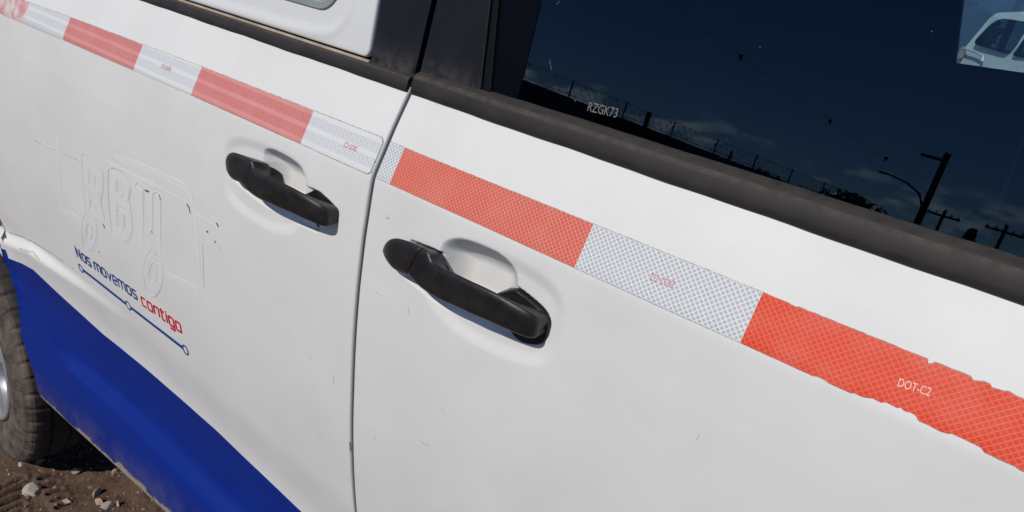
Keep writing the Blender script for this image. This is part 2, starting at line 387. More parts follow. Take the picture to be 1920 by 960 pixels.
def ribbon(P, wd, closed=False, step=.012):
    P = [np.array(p, float) for p in P]
    if closed: P = P + [P[0]]
    Q = [P[0]]
    for a, b_ in zip(P[:-1], P[1:]):
        L = np.linalg.norm(b_ - a); k = max(1, int(math.ceil(L / step)))
        for i in range(1, k + 1): Q.append(a + (b_ - a) * i / k)
    n = len(Q); out = []
    for i in range(n):
        if closed: d0 = Q[i] - Q[i - 1 if i else n - 2]; d1 = Q[(i + 1) if i < n - 1 else 1] - Q[i]
        else: d0 = Q[i] - Q[i - 1] if i else Q[1] - Q[0]; d1 = Q[i + 1] - Q[i] if i < n - 1 else Q[i] - Q[i - 1]
        d0 = d0 / (np.linalg.norm(d0) + 1e-12); d1 = d1 / (np.linalg.norm(d1) + 1e-12); d = d0 + d1; L = np.linalg.norm(d)
        d = d / L if L > 1e-6 else d1
        nn = np.array([-d[1], d[0]]); c = max(.72, nn @ np.array([-d1[1], d1[0]]))
        wv = wd[min(i, len(wd) - 1)] if isinstance(wd, list) else wd
        out.append((tuple(Q[i] + nn * wv / 2 / c), tuple(Q[i] - nn * wv / 2 / c)))
    return out
def rnd(P, r, closed=False, n=4):                        # polyline with rounded corners
    P = [np.array(p, float) for p in P]; out = []; m_ = len(P)
    for i in range(m_):
        if not closed and i in (0, m_ - 1): out.append(P[i]); continue
        a, p, b_ = P[i - 1], P[i], P[(i + 1) % m_]
        ra = min(r, np.linalg.norm(a - p) * .49); rb = min(r, np.linalg.norm(b_ - p) * .49)
        p0 = p + (a - p) / np.linalg.norm(a - p) * ra; p1 = p + (b_ - p) / np.linalg.norm(b_ - p) * rb
        for k in range(n + 1):
            u = k / n; out.append((1 - u) ** 2 * p0 + 2 * u * (1 - u) * p + u * u * p1)
    return out

# --- blue lower band
def blue_band(name, xs, parent, left_of=None):
    V = []; UV = []; nr = 90
    for x in xs:
        zt = float(np.interp(x, [-1.52, -1.477, -1.474, -1.367, -1.283, -1.175, -.935, -.454, -.178, 1.1], [.566, .578, .553, .582, .598, .586, .563, .570, .557, .545]))
        zb = float(zbot(x)) + .0012
        if left_of is not None and x < -1.245:            # follow the arch upwards
            zb = max(zb, float(np.interp(-x, -ARCH[::1, 1], ARCH[::1, 0])) + .001)
        zt = max(zt, zb + .001)
        for i in range(nr):
            z = zb + (zt - zb) * i / (nr - 1); V.append((x, float(surf(x, z)) + float(micro(x, z)) - .0010 - .0008 * float(smoothstep((-1.1 - x) / .2)), z)); UV.append((x, z - zbot(x)))
    n = len(xs); F = []
    for i in range(n - 1):
        for j in range(nr - 1): F.append((i * nr + j, (i + 1) * nr + j, (i + 1) * nr + j + 1, i * nr + j + 1))
    k = len(V)
    for i in range(n):                                   # turned-under lower edge and top edge thickness
        v = V[i * nr]; V.append((v[0], v[1] + .012, v[2] - .0025)); UV.append((v[0], 0)); 
        v = V[i * nr + nr - 1]; V.append((v[0], v[1] + .0016, v[2])); UV.append((v[0], .3))
    for i in range(n - 1):
        F.append((i * nr, k + 2 * i, k + 2 * i + 2, (i + 1) * nr)); F.append((i * nr + nr - 1, (i + 1) * nr + nr - 1, k + 2 * i + 3, k + 2 * i + 1))
    o = link(name, mesh(name, V, F, UV), BLUE, parent, True); return o
blue_band('blue_band', np.concatenate([np.linspace(-1.518, -1.2, 110), np.linspace(-1.19, -.005, 120)]), rear_door, True)
blue_band('blue_band', np.linspace(.005, 1.058, 60), front_door)

# --- reflective tape
IN = .0254
def tape_block(name, x0, x1, zlo, zhi, mat, parent, slant=0.0, jag=None, lift=.0009, cornerR=False):
    nx = max(4, int((x1 - x0) / (.0012 if jag else .004))); nr = 9; V = []; UV = []
    for i in range(nx + 1):
        u = x0 + (x1 - x0) * i / nx
        lo, hi = zlo(u), zhi(u)
        if jag: a, b_ = jag(u); lo += a; hi -= b_
        if cornerR:
            e = x1 - u
            if e < .006: c = .006 - math.sqrt(max(0, .006 ** 2 - (.006 - e) ** 2)); lo += c * .6; hi -= c
        for j in range(nr):
            z = lo + (hi - lo) * j / (nr - 1); x = u + slant * (z - zlo(u))
            V.append((x, float(surf(x, z)) - lift, z)); UV.append((x, (z - 1.266) * 1.105))
    F = []
    for i in range(nx):
        for j in range(nr - 1): F.append((i * nr + j, (i + 1) * nr + j, (i + 1) * nr + j + 1, i * nr + j + 1))
    loop = [i * nr for i in range(nx + 1)] + [nx * nr + j for j in range(1, nr)] + [i * nr + nr - 1 for i in range(nx - 1, -1, -1)] + [j for j in range(nr - 2, 0, -1)]
    k = len(V)
    for v in loop: p = V[v]; V.append((p[0], p[1] + lift + .0004, p[2])); UV.append(UV[v])
    L = len(loop)
    for i in range(L): j = (i + 1) % L; F.append((loop[j], loop[i], k + i, k + j))
    return link(name, mesh(name, V, F, UV), mat, parent, False)
zlo = lambda u: float(np.interp(u, [-1.3, -.904, -.432, -.006, .034, 1.1], [1.253, 1.2595, 1.2650, 1.2665, 1.2665, 1.2665]))
zhi = lambda u: float(np.interp(u, [-1.3, -.882, -.423, -.007, .031, 1.1], [1.293, 1.3020, 1.3085, 1.3115, 1.3105, 1.3120]))
def xat(a, b_): return float(bp(a)[0]), float(bp(b_)[0])
SL = .02
zl2 = lambda u: zlo(u) - .0009; zh2 = lambda u: zhi(u) + .0009
tp_r = tape_block('reflective_tape', -1.28, -.0052, zl2, zh2, TAPE_EDGE, None, 0, None, .0005, True); P_(tp_r)
xb = [-1.277] + [float(bp(q)[0]) for q in ((126, 100),)] 
edges_r = [-1.277, -1.068 + 0, -.893, -.610, -.428, -.150, -.0062]
edges_r[1] = .5 * sum(xat((62, 0), (42, 40))); edges_r[2] = .5 * sum(xat((137, 35), (115, 73))); edges_r[3] = .5 * sum(xat((274, 84), (247, 130)))
edges_r[4] = .5 * sum(xat((382, 126), (357, 177))); edges_r[5] = .5 * sum(xat((592, 205), (564, 265)))
nm = ['red_block', 'white_block', 'red_block', 'white_block', 'red_block', 'white_block']; mt = [T_PINK_WORN_GLARE, T_SILV_GLINT, T_PINK_GLARE, T_SILV_GLINT, T_PINK_GLARE, T_SILV_GLINT]
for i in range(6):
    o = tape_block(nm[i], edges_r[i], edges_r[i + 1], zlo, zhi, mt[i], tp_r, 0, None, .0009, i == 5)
    if i == 0: o['label'] = 'worn red block flaking to white at the far end'
_rg = np.random.default_rng(11); _ku = np.cumsum(_rg.uniform(.0018, .0095, 400)) + .40; _k1 = _rg.uniform(.25, 1.0, 400); _k2 = _rg.uniform(.25, 1.0, 400)
def wear(u):
    """how far the lower and upper edge have flaked away at u"""
    a1 = float(np.interp(u, _ku, _k1)); a2 = float(np.interp(u, _ku, _k2))
    def f(a, b_, d, k):
        return d * k * min(1, (u - a) / .0012, (b_ - u) / .0012) if a < u < b_ else 0
    lo = float(np.interp(u, [.553, .556, .563, .565, .584, .586, .594, .600, .606, .609, .631, .634, .654, .657, .677, .680, .700, .703], [0, .0011, .001, 0, 0, .0012, .0012, .0034, .0030, .0052, .0046, .0020, .0018, .0036, .0030, .001, .0008, 0])) * (.62 + .55 * a1)
    hi = max(f(.6225, .6275, .0038, a2), f(.653, .660, .0036, a2), f(.6655, .676, .0024, a2), f(.512, .520, .0014, a2), f(.6785, .6905, .0012, a2))
    return lo, hi
tp_f = tape_block('reflective_tape', .0062, 1.05, lambda u: zlo(u) - .0005, lambda u: zhi(u) + .0005, TAPE_EDGE, None, 0, wear, .0005); P_(tp_f)
ef = [.0066, .5 * sum(xat((757, 278), (733, 347))), .5 * sum(xat((1113, 423), (1077, 502))), .5 * sum(xat((1430, 547), (1389, 644)))]
ef += [ef[3] + 11 * IN, 1.0495]
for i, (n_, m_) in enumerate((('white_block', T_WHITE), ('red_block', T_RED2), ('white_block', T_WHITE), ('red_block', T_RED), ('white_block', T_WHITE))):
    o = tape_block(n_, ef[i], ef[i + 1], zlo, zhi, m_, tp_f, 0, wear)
    if i == 3: o['label'] = 'bright red block with chipped edges'

# --- lettering helpers
def text_film(name, body, mapf, mat, parent, sx=1.0, size=1.0):
    cu = bpy.data.curves.new('tmp', 'FONT'); cu.body = body; cu.size = 1.0; cu.resolution_u = 4
    to = bpy.data.objects.new('tmp', cu); COL.objects.link(to)
    dg = bpy.context.evaluated_depsgraph_get(); me = bpy.data.meshes.new_from_object(to.evaluated_get(dg))
    bpy.data.objects.remove(to)
    co = np.empty(len(me.vertices) * 3); me.vertices.foreach_get('co', co); co = co.reshape(-1, 3)
    lo, hi = co.min(0), co.max(0); u = (co[:, 0] - lo[0]) / (hi[0] - lo[0]); v = (co[:, 1] - lo[1]) / (hi[1] - lo[1])
    me.vertices.foreach_set('co', np.array([mapf(a, c) for a, c in zip(u, v)]).ravel()); me.update()
    me.name = name; return link(name, me, mat, parent)
def on_side(A, B_, h, flip=False, lift=.0014):
    """unit text box -> side surface, baseline from A to B_ (x,z), height h"""
    A = np.array(A); B_ = np.array(B_); d = B_ - A; nn = np.array([-d[1], d[0]]); nn = nn / np.linalg.norm(nn) * h
    def f(u, v):
        if flip: u, v = 1 - u, 1 - v
        p = A + d * u + nn * v; return (p[0], float(surf(p[0], p[1])) - lift, p[1])
    return f
text_film('printed_code', 'DOT-C2', on_side(bxz([(1683, 723)])[0], bxz([(1743, 742)])[0], .0062), CODEW, tp_f)
text_film('printed_code', 'DOT-C2', on_side(bxz([(1218, 524)])[0], bxz([(1261, 540)])[0], .0066, True), CODER, tp_f)
text_film('printed_code', 'DOT-C2', on_side(bxz([(645, 275)])[0], bxz([(668, 284)])[0], .0066, True), CODER, tp_r)
text_film('printed_code', 'DOT-C2', on_side(bxz([(303, 127)])[0], bxz([(320, 134)])[0], .0066, True), CODER, tp_r)

# --- slogan
def glyph(ch):
    R = .16; W = .5; X = .74
    return {'N': (.60, [[(0, 0), (0, 1), (.55, 0), (.55, 1)]], 0), 'o': (W, [[(0, 0), (W, 0), (W, X), (0, X)]], 1),
            's': (.46, [[(.46, X), (0, X), (0, .36), (.46, .36), (.46, 0), (0, 0)]], 0),
            'm': (.84, [[(0, 0), (0, X), (.84, X), (.84, 0)], [(.42, X), (.42, 0)]], 0),
            'v': (.52, [[(0, X), (.26, 0), (.52, X)]], 2), 'e': (W, [[(.48, 0), (0, 0), (0, X), (W, X), (W, .34), (.02, .34)]], 0),
            'c': (.44, [[(.44, X), (0, X), (0, 0), (.44, 0)]], 0), 'n': (W, [[(0, 0), (0, X), (W, X), (W, 0)]], 0),
            't': (.36, [[(.10, .95), (.10, 0), (.36, 0)], [(-.06, X), (.36, X)]], 0), 'i': (.04, [[(.02, 0), (.02, X)], [(.02, .86), (.02, .97)]], 0),
            'g': (W, [[(W, 0), (0, 0), (0, X), (W, X), (W, -.27), (.04, -.27)]], 0)}[ch]
def word_strips(words, A, B_, h, sw):
    """strokes of a run of text whose baseline goes from A to B_ on the side, cap height h"""
    tot = 0; items = []
    for ch in words:
        if ch == ' ': tot += .34; continue
        wd, st, kind = glyph(ch); items.append((tot, st, kind)); tot += wd + .22
    tot -= .22; A = np.array(A); B_ = np.array(B_); d = (B_ - A) / tot; up = np.array([0, h]); out = []
    for off, st, kind in items:
        for s_ in st:
            pts = [A + d * (off + p[0]) + up * p[1] for p in s_]
            if kind == 1: pts = rnd(pts, .0036, True); out.append(ribbon(pts, sw, True))
            else:
                if kind == 0 and len(pts) > 2 and s_[1] != (0, 1): pts = rnd(pts, .0036)
                out.append(ribbon(pts, sw))
    return out
tA, tB = bxz([(146, 482)])[0], bxz([(258, 562)])[0]; tC, tD = bxz([(268, 572)])[0], bxz([(341, 624)])[0]
hN = .80 * (bxz([(143, 460)])[0][1] - tA[1])
film('slogan', word_strips('Nos movemos', tA, tB, hN, .0046), INK, rear_door, .0008)
film('slogan', word_strips('contigo', tC, tD, hN, .0046), REDINK, rear_door, .0008)['label'] = 'red word of the slogan'
rA, rM, rB = bxz([(152, 503)])[0], bxz([(241, 573)])[0], bxz([(348, 656)])[0]
def ring(c, r): return [(c[0] + r * math.cos(a), c[1] + r * math.sin(a)) for a in np.linspace(0, 2 * math.pi, 21)[:-1]]
rr_ = .0098
def cut(a, b_): d = (b_ - a) / np.linalg.norm(b_ - a); return [a + d * rr_, b_ - d * rr_]
film('route_line', [ribbon(cut(rA, rM), .0076), ribbon(cut(rM, rB), .0076)] + [ribbon(ring(c, rr_), .0032, True) for c in (rA, rM, rB)], INK, rear_door, .0008)

# --- ghost of a removed logo: film left slightly proud and cleaner than the paint
zg = lambda L: [(x / 3.2, 230 + y / 3.2) for x, y in L]
gs = []
def gl(pix, wd, closed=False, r=.012): gs.append(ribbon(rnd(bxz(zg(pix)), r, closed), wd, closed))
gl([(345, 85), (350, 300), (372, 530), (440, 560), (500, 620)], .016)
gl([(345, 170), (470, 225), (490, 228)], .004)
gl([(690, 205), (960, 310), (1090, 372), (1150, 440), (1168, 560), (1205, 950)], .012, r=.03)
gl([(640, 235), (860, 345), (1060, 445), (1135, 492), (1150, 600), (1178, 930)], .005, r=.02)
gl([(1175, 545), (1305, 620), (1325, 780)], .005)
gl([(1235, 640), (1260, 760)], .004)
gl([(985, 905), (1080, 950), (1190, 1000)], .012)
def ell(c, a, b_): return [(c[0] + a * math.cos(k), c[1] + b_ * math.sin(k)) for k in np.linspace(0, 2 * math.pi, 17)[:-1]]
gl(ell((540, 645), 38, 112), .016, True, .001); gl(ell((918, 880), 46, 120), .020, True, .001)
# R, B, U
gl([(515, 225), (523, 545)], .030, r=.001); gl([(520, 222), (575, 250), (597, 330), (588, 400), (545, 410)], .024, r=.03); gl([(568, 415), (612, 600)], .028)
gl([(680, 295), (690, 655)], .030, r=.001); gl([(690, 292), (740, 322), (757, 400), (740, 468), (700, 456)], .026, r=.03); gl([(735, 478), (776, 535), (780, 640), (752, 688), (700, 656)], .026, r=.03)
gl([(828, 390), (850, 720)], .030); gl([(905, 425), (912, 730)], .016); gl([(948, 440), (955, 770)], .016); gl([(848, 725), (900, 750)], .024)
ghost = film('faded_logo_film', gs, GHOST, rear_door, .00025, .0006)
# scuffs, chips and scratches
sc = []; sc2 = []
def mark(L, pix, wd): sc_ = ribbon(bxz(pix), wd); L.append(sc_)
for a in ([(870, 405), (895, 415)], [(956, 432), (965, 464)], [(1122, 487), (1136, 510), (1143, 545)], [(1298, 600), (1312, 625)], [(621, 608), (628, 634)], [(1290, 708), (1294, 720)], [(910, 648), (914, 662)], [(594, 772), (600, 780)], [(1240, 652), (1250, 656)]):
    mark(sc2, zg(a), .0026)
for a in ([(200, 100), (250, 125)], [(375, 180), (470, 225)], [(80, 262), (120, 290)], [(660, 815), (680, 828)], [(1320, 745), (1325, 775)]):
    mark(sc, zg(a), .0016)
for a in ([(785, 822), (793, 831), (805, 836)], [(701, 806), (702, 812)], [(702, 818), (703, 826)], [(827, 768), (832, 772)], [(829, 775), (836, 778)], [(655, 829), (656, 845)], [(705, 547), (718, 556)], [(724, 410), (730, 408)], [(625, 703), (626, 720)], [(1306, 824), (1311, 813)], [(597, 822), (602, 819)], [(765, 575), (768, 590)], [(724, 402), (725, 407)], [(583, 673), (586, 675)]):
    mark(sc, a, .0010)
zo = lambda L: [(40 + x / 3.0, 240 + y / 3.0) for x, y in L]
ol = []
def outline(pix, closed=False, wd=.0012): ol.append(ribbon(rnd(bxz(zo(pix)), .006, closed), wd, closed))
outline([(338, 158), (352, 143), (390, 160), (430, 190), (455, 235), (465, 290), (460, 360), (448, 400), (452, 440), (470, 510)], wd=.0016); outline([(340, 165), (347, 270), (355, 380), (364, 470)], wd=.0009)
outline([(378, 242), (400, 240), (415, 275), (415, 325), (395, 332), (383, 320)], True); outline([(386, 455), (390, 405), (403, 406), (432, 480)])
outline([(490, 232), (520, 222), (570, 245), (605, 285), (618, 335), (605, 390), (612, 440), (625, 520), (620, 590), (590, 640), (550, 625), (510, 590), (497, 480), (488, 330)], True, .0015)
outline([(530, 298), (535, 370), (565, 395), (576, 370)], wd=.0016); outline([(535, 462), (540, 560), (570, 575), (582, 550), (575, 480), (550, 455)], True)
outline([(640, 325), (655, 303), (680, 318), (690, 370), (690, 660)], wd=.0010); outline([(740, 600), (738, 365), (770, 358), (787, 395), (787, 690)], wd=.0017)
outline([(70, 70), (120, 92), (188, 120)], wd=.0018); outline([(232, 142), (270, 160), (328, 186)], wd=.0016); outline([(500, 216), (600, 262), (690, 308), (800, 360), (880, 392), (930, 420)], wd=.0013)
outline([(840, 285), (920, 320), (960, 365), (976, 440)], wd=.0013); outline([(1000, 468), (1060, 500), (1112, 540)], wd=.0012); outline([(1020, 640), (1026, 800), (1030, 900)], wd=.0008)
def oell(c, a, b_): outline([(c[0] + a * math.cos(k), c[1] + b_ * math.sin(k)) for k in np.linspace(0, 2 * math.pi, 19)[:-1]], True, .0011)
oell((742, 815), 54, 135); oell((744, 812), 22, 55); oell((382, 580), 42, 112); oell((384, 580), 16, 44); outline([(835, 830), (900, 865), (985, 915)], wd=.0013)
film('adhesive_outline', ol, pmat('grey_adhesive_dirt', (.655, .648, .635), .7, .10, 60), rear_door, .0005)['kind'] = 'stuff'
film('scuff_marks', sc, SCUFF, rear_door, .0003)['kind'] = 'stuff'; film('paint_chips', sc2, SCUFFD, rear_door, .0006)['kind'] = 'stuff'
# torn, dirty crease behind the wheel arch
film('torn_crease', [ribbon(bxz([(36, 466), (50, 471), (62, 472), (68, 480), (74, 487)]), [.003, .006, .004, .007, .003], step=.03)], SCUFF, rear_door, .0004)

film('grime_line', [ribbon(bxz([(17, 436), (40, 443), (66, 456), (100, 477), (138, 504)]), [.006] * 8 + [.004] * 8 + [.002], step=.05)], pmat('dust_line', (.50, .47, .42), .8, .25, 90), rear_door, .0002)
film('drain_hole', [ribbon(bxz([(7, 441), (9, 451)]), .012)], SCUFFD, rear_door, .0005)
film('rust_spot', [ribbon(bxz([(0, 412), (1, 424)]), .014)], pmat('rust', (.16, .07, .035), .9, .4, 120), rear_door, .0005)

# ------------------------------------------------------------------ door handles
def cut3(P, it=2):                                       # corner cutting of a closed 3-D section
    P = np.asarray(P, float)
    for _ in range(it):
        Q = np.roll(P, -1, axis=0); P = np.stack([.75 * P + .25 * Q, .25 * P + .75 * Q], 1).reshape(-1, 3)
    return P
def grip_section(T, B, yf, yb):
    """section through a handle: front face between upper edge T and lower edge B (photo pixels) at depth yf, narrowing to the back at yb"""
    yf *= 1.18; yb = yb * 1.18 if yb < 0 else yb
    t = ony(T, yf + .0035); b_ = ony(B, yf + .0035); L = lambda u, y: np.array([*(b_ + (t - b_) * u)[[0]], y, (b_ + (t - b_) * u)[2]])
    return cut3([L(0, yf + .0045), L(.0, yf + .0035), L(.10, yf + .0008), L(.28, yf), L(.72, yf), L(.90, yf + .0008), L(1, yf + .0035), L(.98, yf + .0055), L(.70, max(yb, yf + .010)), L(.16, max(yb, yf + .010))], 1)
SL_ = [((100, 218), (101, 226), -.006, .004), ((102, 198), (104, 248), -.0105, .006), ((110, 176), (112, 276), -.0145, .008), ((128, 158), (128, 304), -.0180, .008), ((155, 150), (150, 330), -.0205, .008), ((195, 153), (184, 350), -.0225, .008), ((255, 175), (214, 362), -.0245, .008), ((322, 205), (238, 368), -.0262, .008)]
SG_ = [((330, 208), (246, 374), -.0268, .008), ((356, 222), (268, 398), -.0276, .008), ((372, 246), (292, 424), -.0284, .006), ((388, 286), (322, 450), -.0295, .000), ((440, 324), (380, 490), -.0315, -.012), ((520, 360), (452, 528), -.0340, -.018), ((600, 399), (532, 562), -.0352, -.020), ((690, 440), (616, 602), -.0355, -.020), ((770, 480), (706, 640), -.0350, -.018), ((850, 525), (796, 681), -.0335, -.012),
       ((930, 571), (886, 719), -.0305, -.002), ((980, 600), (942, 741), -.0275, .004), ((1010, 622), (980, 749), -.0245, .006), ((1028, 648), (1006, 746), -.0215, .006), ((1037, 672), (1026, 730), -.0185, .006), ((1040, 694), (1037, 706), -.0150, .006)]
def inter(S, k=4):                                       # refine stations with Catmull-Rom
    S = np.array([[a[0], a[1], b_[0], b_[1], y, d] for a, b_, y, d in S]); out = []
    for i in range(len(S) - 1):
        p0, p1, p2, p3 = S[max(i - 1, 0)], S[i], S[i + 1], S[min(i + 2, len(S) - 1)]
        for j in range(k):
            u = j / k; out.append(.5 * ((2 * p1) + (-p0 + p2) * u + (2 * p0 - 5 * p1 + 4 * p2 - p3) * u ** 2 + (-p0 + 3 * p1 - 3 * p2 + p3) * u ** 3))
    out.append(S[-1]); return out
def grip_mesh(S, tr=lambda p: p):
    mb = MB(); mb.loft([[tr(p) for p in grip_section(z6([s[:2]])[0], z6([s[2:4]])[0], s[4], s[5])] for s in inter(S)]); return mb
ST, SG = SL_, SG_
def plate(poly, y0, y1, tr=lambda p: p, rim=.0016):
    """solid base plate with a rounded rim; poly in (x,z)"""
    P = np.asarray(poly); c = P.mean(0); mb = MB(); rings = []
    for k, y in ((0, y1), (0, y0 + rim), (rim * .3, y0 + rim * .3), (rim, y0)):
        Q = [p + (c - p) / np.linalg.norm(c - p) * k for p in P]; rings.append([tr(np.array([q[0], y, q[1]])) for q in Q])
    mb.loft(rings); return mb
tr_rear = lambda p: np.array([-.313 + (p[0] - .0415) * 1.035, p[1], p[2] + .0035 - (p[0] - .04) * .012])
ident = lambda p: p
def shrink(P, k): P = np.asarray(P); c = P.mean(0); return np.array([p + (c - p) / np.linalg.norm(c - p) * k for p in P])
LB = roundpoly(bxz(z6([(330, 218), (396, 246), (428, 290), (444, 345), (420, 440), (340, 440), (262, 366), (240, 265)])), 1)
RB = roundpoly(bxz(z6([(760, 480), (800, 478), (878, 450), (940, 494), (1006, 548), (1056, 598), (1084, 658), (1079, 704), (1064, 760), (1020, 796), (940, 790), (880, 762), (800, 640)])), 2)
def handle(tr, rear):
    if rear: g = grip_mesh(ST[:-1] + SG[1:], tr).build('door_handle', PLASTIC, None, True)
    else: g = grip_mesh(SG, tr).build('door_handle', PLASTIC, None, True)
    P_(g)
    if not rear: grip_mesh(ST, tr).build('lock_cover', PLASTIC, g, True)
    plate(LB, -.0010, .02, tr).build('handle_base', PLASTIC, g, False)
    plate(RB, -.0060, .03, tr).build('handle_base', PLASTIC, g, False)
    return g
handle(ident, False); handle(tr_rear, True)

# ------------------------------------------------------------------ belt moulding, pillar trims, glass
def moulding(name, x0, x1, rear):
    xs_ = np.concatenate([[x0, x0 + .0005, x0 + .0025], np.arange(x0 + .02, x1 - .01, .02), [x1 - .0025, x1 - .0005, x1]]); V = []; n = len(xs_)
    sec = [(.062, 1.3688), (.0475, 1.3688), (.0455, 1.3702), (.0452, 1.3775), (.0472, 1.3885), (.0484, 1.3915), (.0505, 1.3936), (.0570, 1.3962), (.0640, 1.3985), (.0665, 1.3990), (.0665, 1.385)]
    if rear: sec = [(.062, 1.3688), (.0485, 1.3688), (.0465, 1.3702), (.0462, 1.3765), (.0480, 1.3840), (.0492, 1.3862), (.0512, 1.3878), (.0545, 1.3888), (.058, 1.3896), (.066, 1.390), (.066, 1.380)]
    k = len(sec); rings = []
    for i, x in enumerate(xs_):
        e = min(i, n - 1 - i); q = [.92, .985, 1, 1][min(e, 3)]; cy, cz = .060, 1.380; wob = .0003 * math.sin(x * 31) + .0002 * math.sin(x * 83)
        rings.append([(x, cy + (y - cy) * q + wob, cz + (z - cz) * q + wob * .6) for y, z in sec])
    mb = MB(); mb.loft(rings)
    o = mb.build(name, [MOULD, TRIMTOP, CREASE], None, False); P_(o)
    for f in o.data.polygons:
        f.use_smooth = len(f.vertices) == 4
        if abs(f.normal.z) > .5 and f.center.z > 1.38: f.material_index = 1
        if (1.3862 if rear else 1.3892) < f.center.z < (1.3876 if rear else 1.3934) and f.center.y < .0515: f.material_index = 2
    return o
ml_r = moulding('belt_moulding', -1.52, -.0042, True); ml_f = moulding('belt_moulding', .0040, 1.06, False)
# bright strip of the body flange along the top of the rear moulding
PSI = math.radians(7.5); TAN = math.tan(PSI)
def gy(z): return .066 + (z - 1.397) * TAN               # the glass plane
def py(z): return .0575 + (z - 1.39) * .13                # the pillar plane
def slab(name, quad, mat, fn, th, parent=None, nz_=14, bev=.0012, smooth=True):
    """strip bounded by left/right x at bottom and top; (xl0, xr0, z0, xl1, xr1, z1), rounded long edges"""
    xl0, xr0, z0, xl1, xr1, z1 = quad; rings = []
    for i in range(nz_ + 1):
        u = i / nz_; z = z0 + (z1 - z0) * u; a = xl0 + (xl1 - xl0) * u; b_ = xr0 + (xr1 - xr0) * u; y = fn(z)
        rings.append([(a, y + th, z), (a, y + bev, z), (a + bev * .3, y + bev * .3, z), (a + bev, y, z), (b_ - bev, y, z), (b_ - bev * .3, y + bev * .3, z), (b_, y + bev, z), (b_, y + th, z)])
    mb = MB(); mb.loft(rings); o = mb.build(name, mat, None, False)
    return P_(o) if parent is None else o
def xpl(q, fn): # x where pixel q meets the plane given by fn
    d = ray(q); lo, hi = .3, 4.
    for _ in range(50):
        mid = .5 * (lo + hi); p = CAM + d * mid
        if p[1] > fn(p[2]): hi = mid
        else: lo = mid
    return CAM + d * lo
ZT = 1.86
pr = xpl((695, 108), py); prt = xpl((713, 0), py); sl_ = (prt[0] - pr[0]) / (prt[2] - pr[2])
xA = pr[0]; xAt = xA + sl_ * (ZT - pr[2])
SLG = .02
slab('pillar_trim', (xA + .002, -.0045, 1.386, xAt + .002, -.0045 + SLG, ZT), PILLAR, py, .02)
f0 = xpl((903, 160), py); f0t = xpl((921, 0), py); sl2 = (f0t[0] - f0[0]) / (f0t[2] - f0[2]); xB = f0[0]; 
slab('pillar_trim', (.0045, xB, 1.3935, .0045 + SLG, xB + sl2 * (ZT - f0[2]), ZT), PILLAR, py, .02)
g0 = xpl((926, 168), gy); g0t = xpl((941, 0), gy)
slab('window_channel', (xB + .0008, g0[0], 1.396, xB + .0008 + sl2 * (ZT - f0[2]), g0[0] + (g0t[0] - g0[0]) / (g0t[2] - g0[2]) * (ZT - 1.40), ZT), RUBBER, lambda z: py(z) + .0025, .02)
# black space in the pillar gap
mb = MB(); mb.box((-.03, .10, 1.39), (.05, .13, ZT)); P_(mb.build('pillar_post', UNDER))
# pressed white panel that fills the rear window opening
def blank_panel():
    xs_ = axis(-1.25, xA - .0008, .012, [(xA - .09, xA, .0025)]); zs_ = axis(1.3935, ZT, .012, [(1.39, 1.48, .0025)])
    e = EDGE; cx = np.concatenate([[xs_[0] + i for i, _ in e], xs_[3:-3], [xs_[-1] - i for i, _ in e[::-1]]]); rz_ = np.concatenate([[zs_[0] + i for i, _ in e], zs_[3:-3], [zs_[-1] - i for i, _ in e[::-1]]])
    cdy = np.array([d for _, d in e] + [0] * (len(xs_) - 6) + [d for _, d in e[::-1]]); rdy = np.array([d for _, d in e] + [0] * (len(zs_) - 6) + [d for _, d in e[::-1]])
    X, Z = np.meshgrid(cx, rz_); x1 = cx[-1]; z0 = rz_[0]; R_ = .010
    # round the lower right corner
    dx = np.maximum(0, X - (x1 - R_)); dz = np.maximum(0, (z0 + R_) - Z); m_ = np.maximum(dx, dz); L = np.hypot(dx, dz); k = np.where(L > 1e-9, m_ / np.maximum(L, 1e-9), 1)
    Xs = np.where((dx > 0) & (dz > 0), x1 - R_ + dx * k, X); Zs = np.where((dx > 0) & (dz > 0), z0 + R_ - dz * k, Z)
    ri = [xpl((520 + a / 5.33, b_ / 5.33), py)[[0, 2]] for a, b_ in ((0, 235), (250, 300), (430, 345), (560, 335), (660, 262), (735, 140), (780, 0))]; e_ = ri[-1] - ri[-2]; ri.append(ri[-1] + e_ * (.25 / e_[1])); inner = np.array([(-1.15, ri[0][1] - .004)] + [(p[0] - sl_ * (p[1] - 1.39), p[1]) for p in ri] + [(-1.15, ri[-1][1])])
    s_ = sdf(roundpoly(inner, 1), X, Z)
    Y = py(Zs) - .004 + np.maximum(cdy[None, :], rdy[:, None]) - .0012 * np.exp(-(s_ / .006) ** 2) + .0025 * smoothstep(s_ / .016)
    Xs = Xs + sl_ * (Zs - 1.39)
    return link('window_blank', mesh('window_blank', np.stack([Xs, Y, Zs], -1).reshape(-1, 3), grid_faces(len(rz_), len(cx))), BLANK, None, True)
wb = P_(blank_panel())
c0 = xpl((612, 14), py)
fr_ = [(-1.0, c0[2] + .004), (c0[0] - .05, c0[2] + .001), (c0[0], c0[2] + .001), (c0[0] + .018, c0[2] + .016), (c0[0] + .055, c0[2] + .10), (c0[0] + .09, 1.78), (-1.0, 1.78)]
rb = ribbon(rnd(fr_, .012, True), .0085, True, .02)
film('inset_seal', [rb], GREYSEAL, wb, .0035, .006, lambda x, z: py(z) - .001)
mb = MB(); mb.add([(x, py(z) - .0015, z) for x, z in fr_] + [(x, py(z) + .006, z) for x, z in fr_], [tuple(range(len(fr_)))]); mb.build('inset_plate', BLANK, wb)
slab('body_flange', (-1.3, xA + .0015, 1.3885, -1.3, xA + .0015, 1.3912), pmat('flange_beige', (.52, .42, .34), .5, .2, 40), lambda z: .0535, .004, nz_=1, bev=.0004)
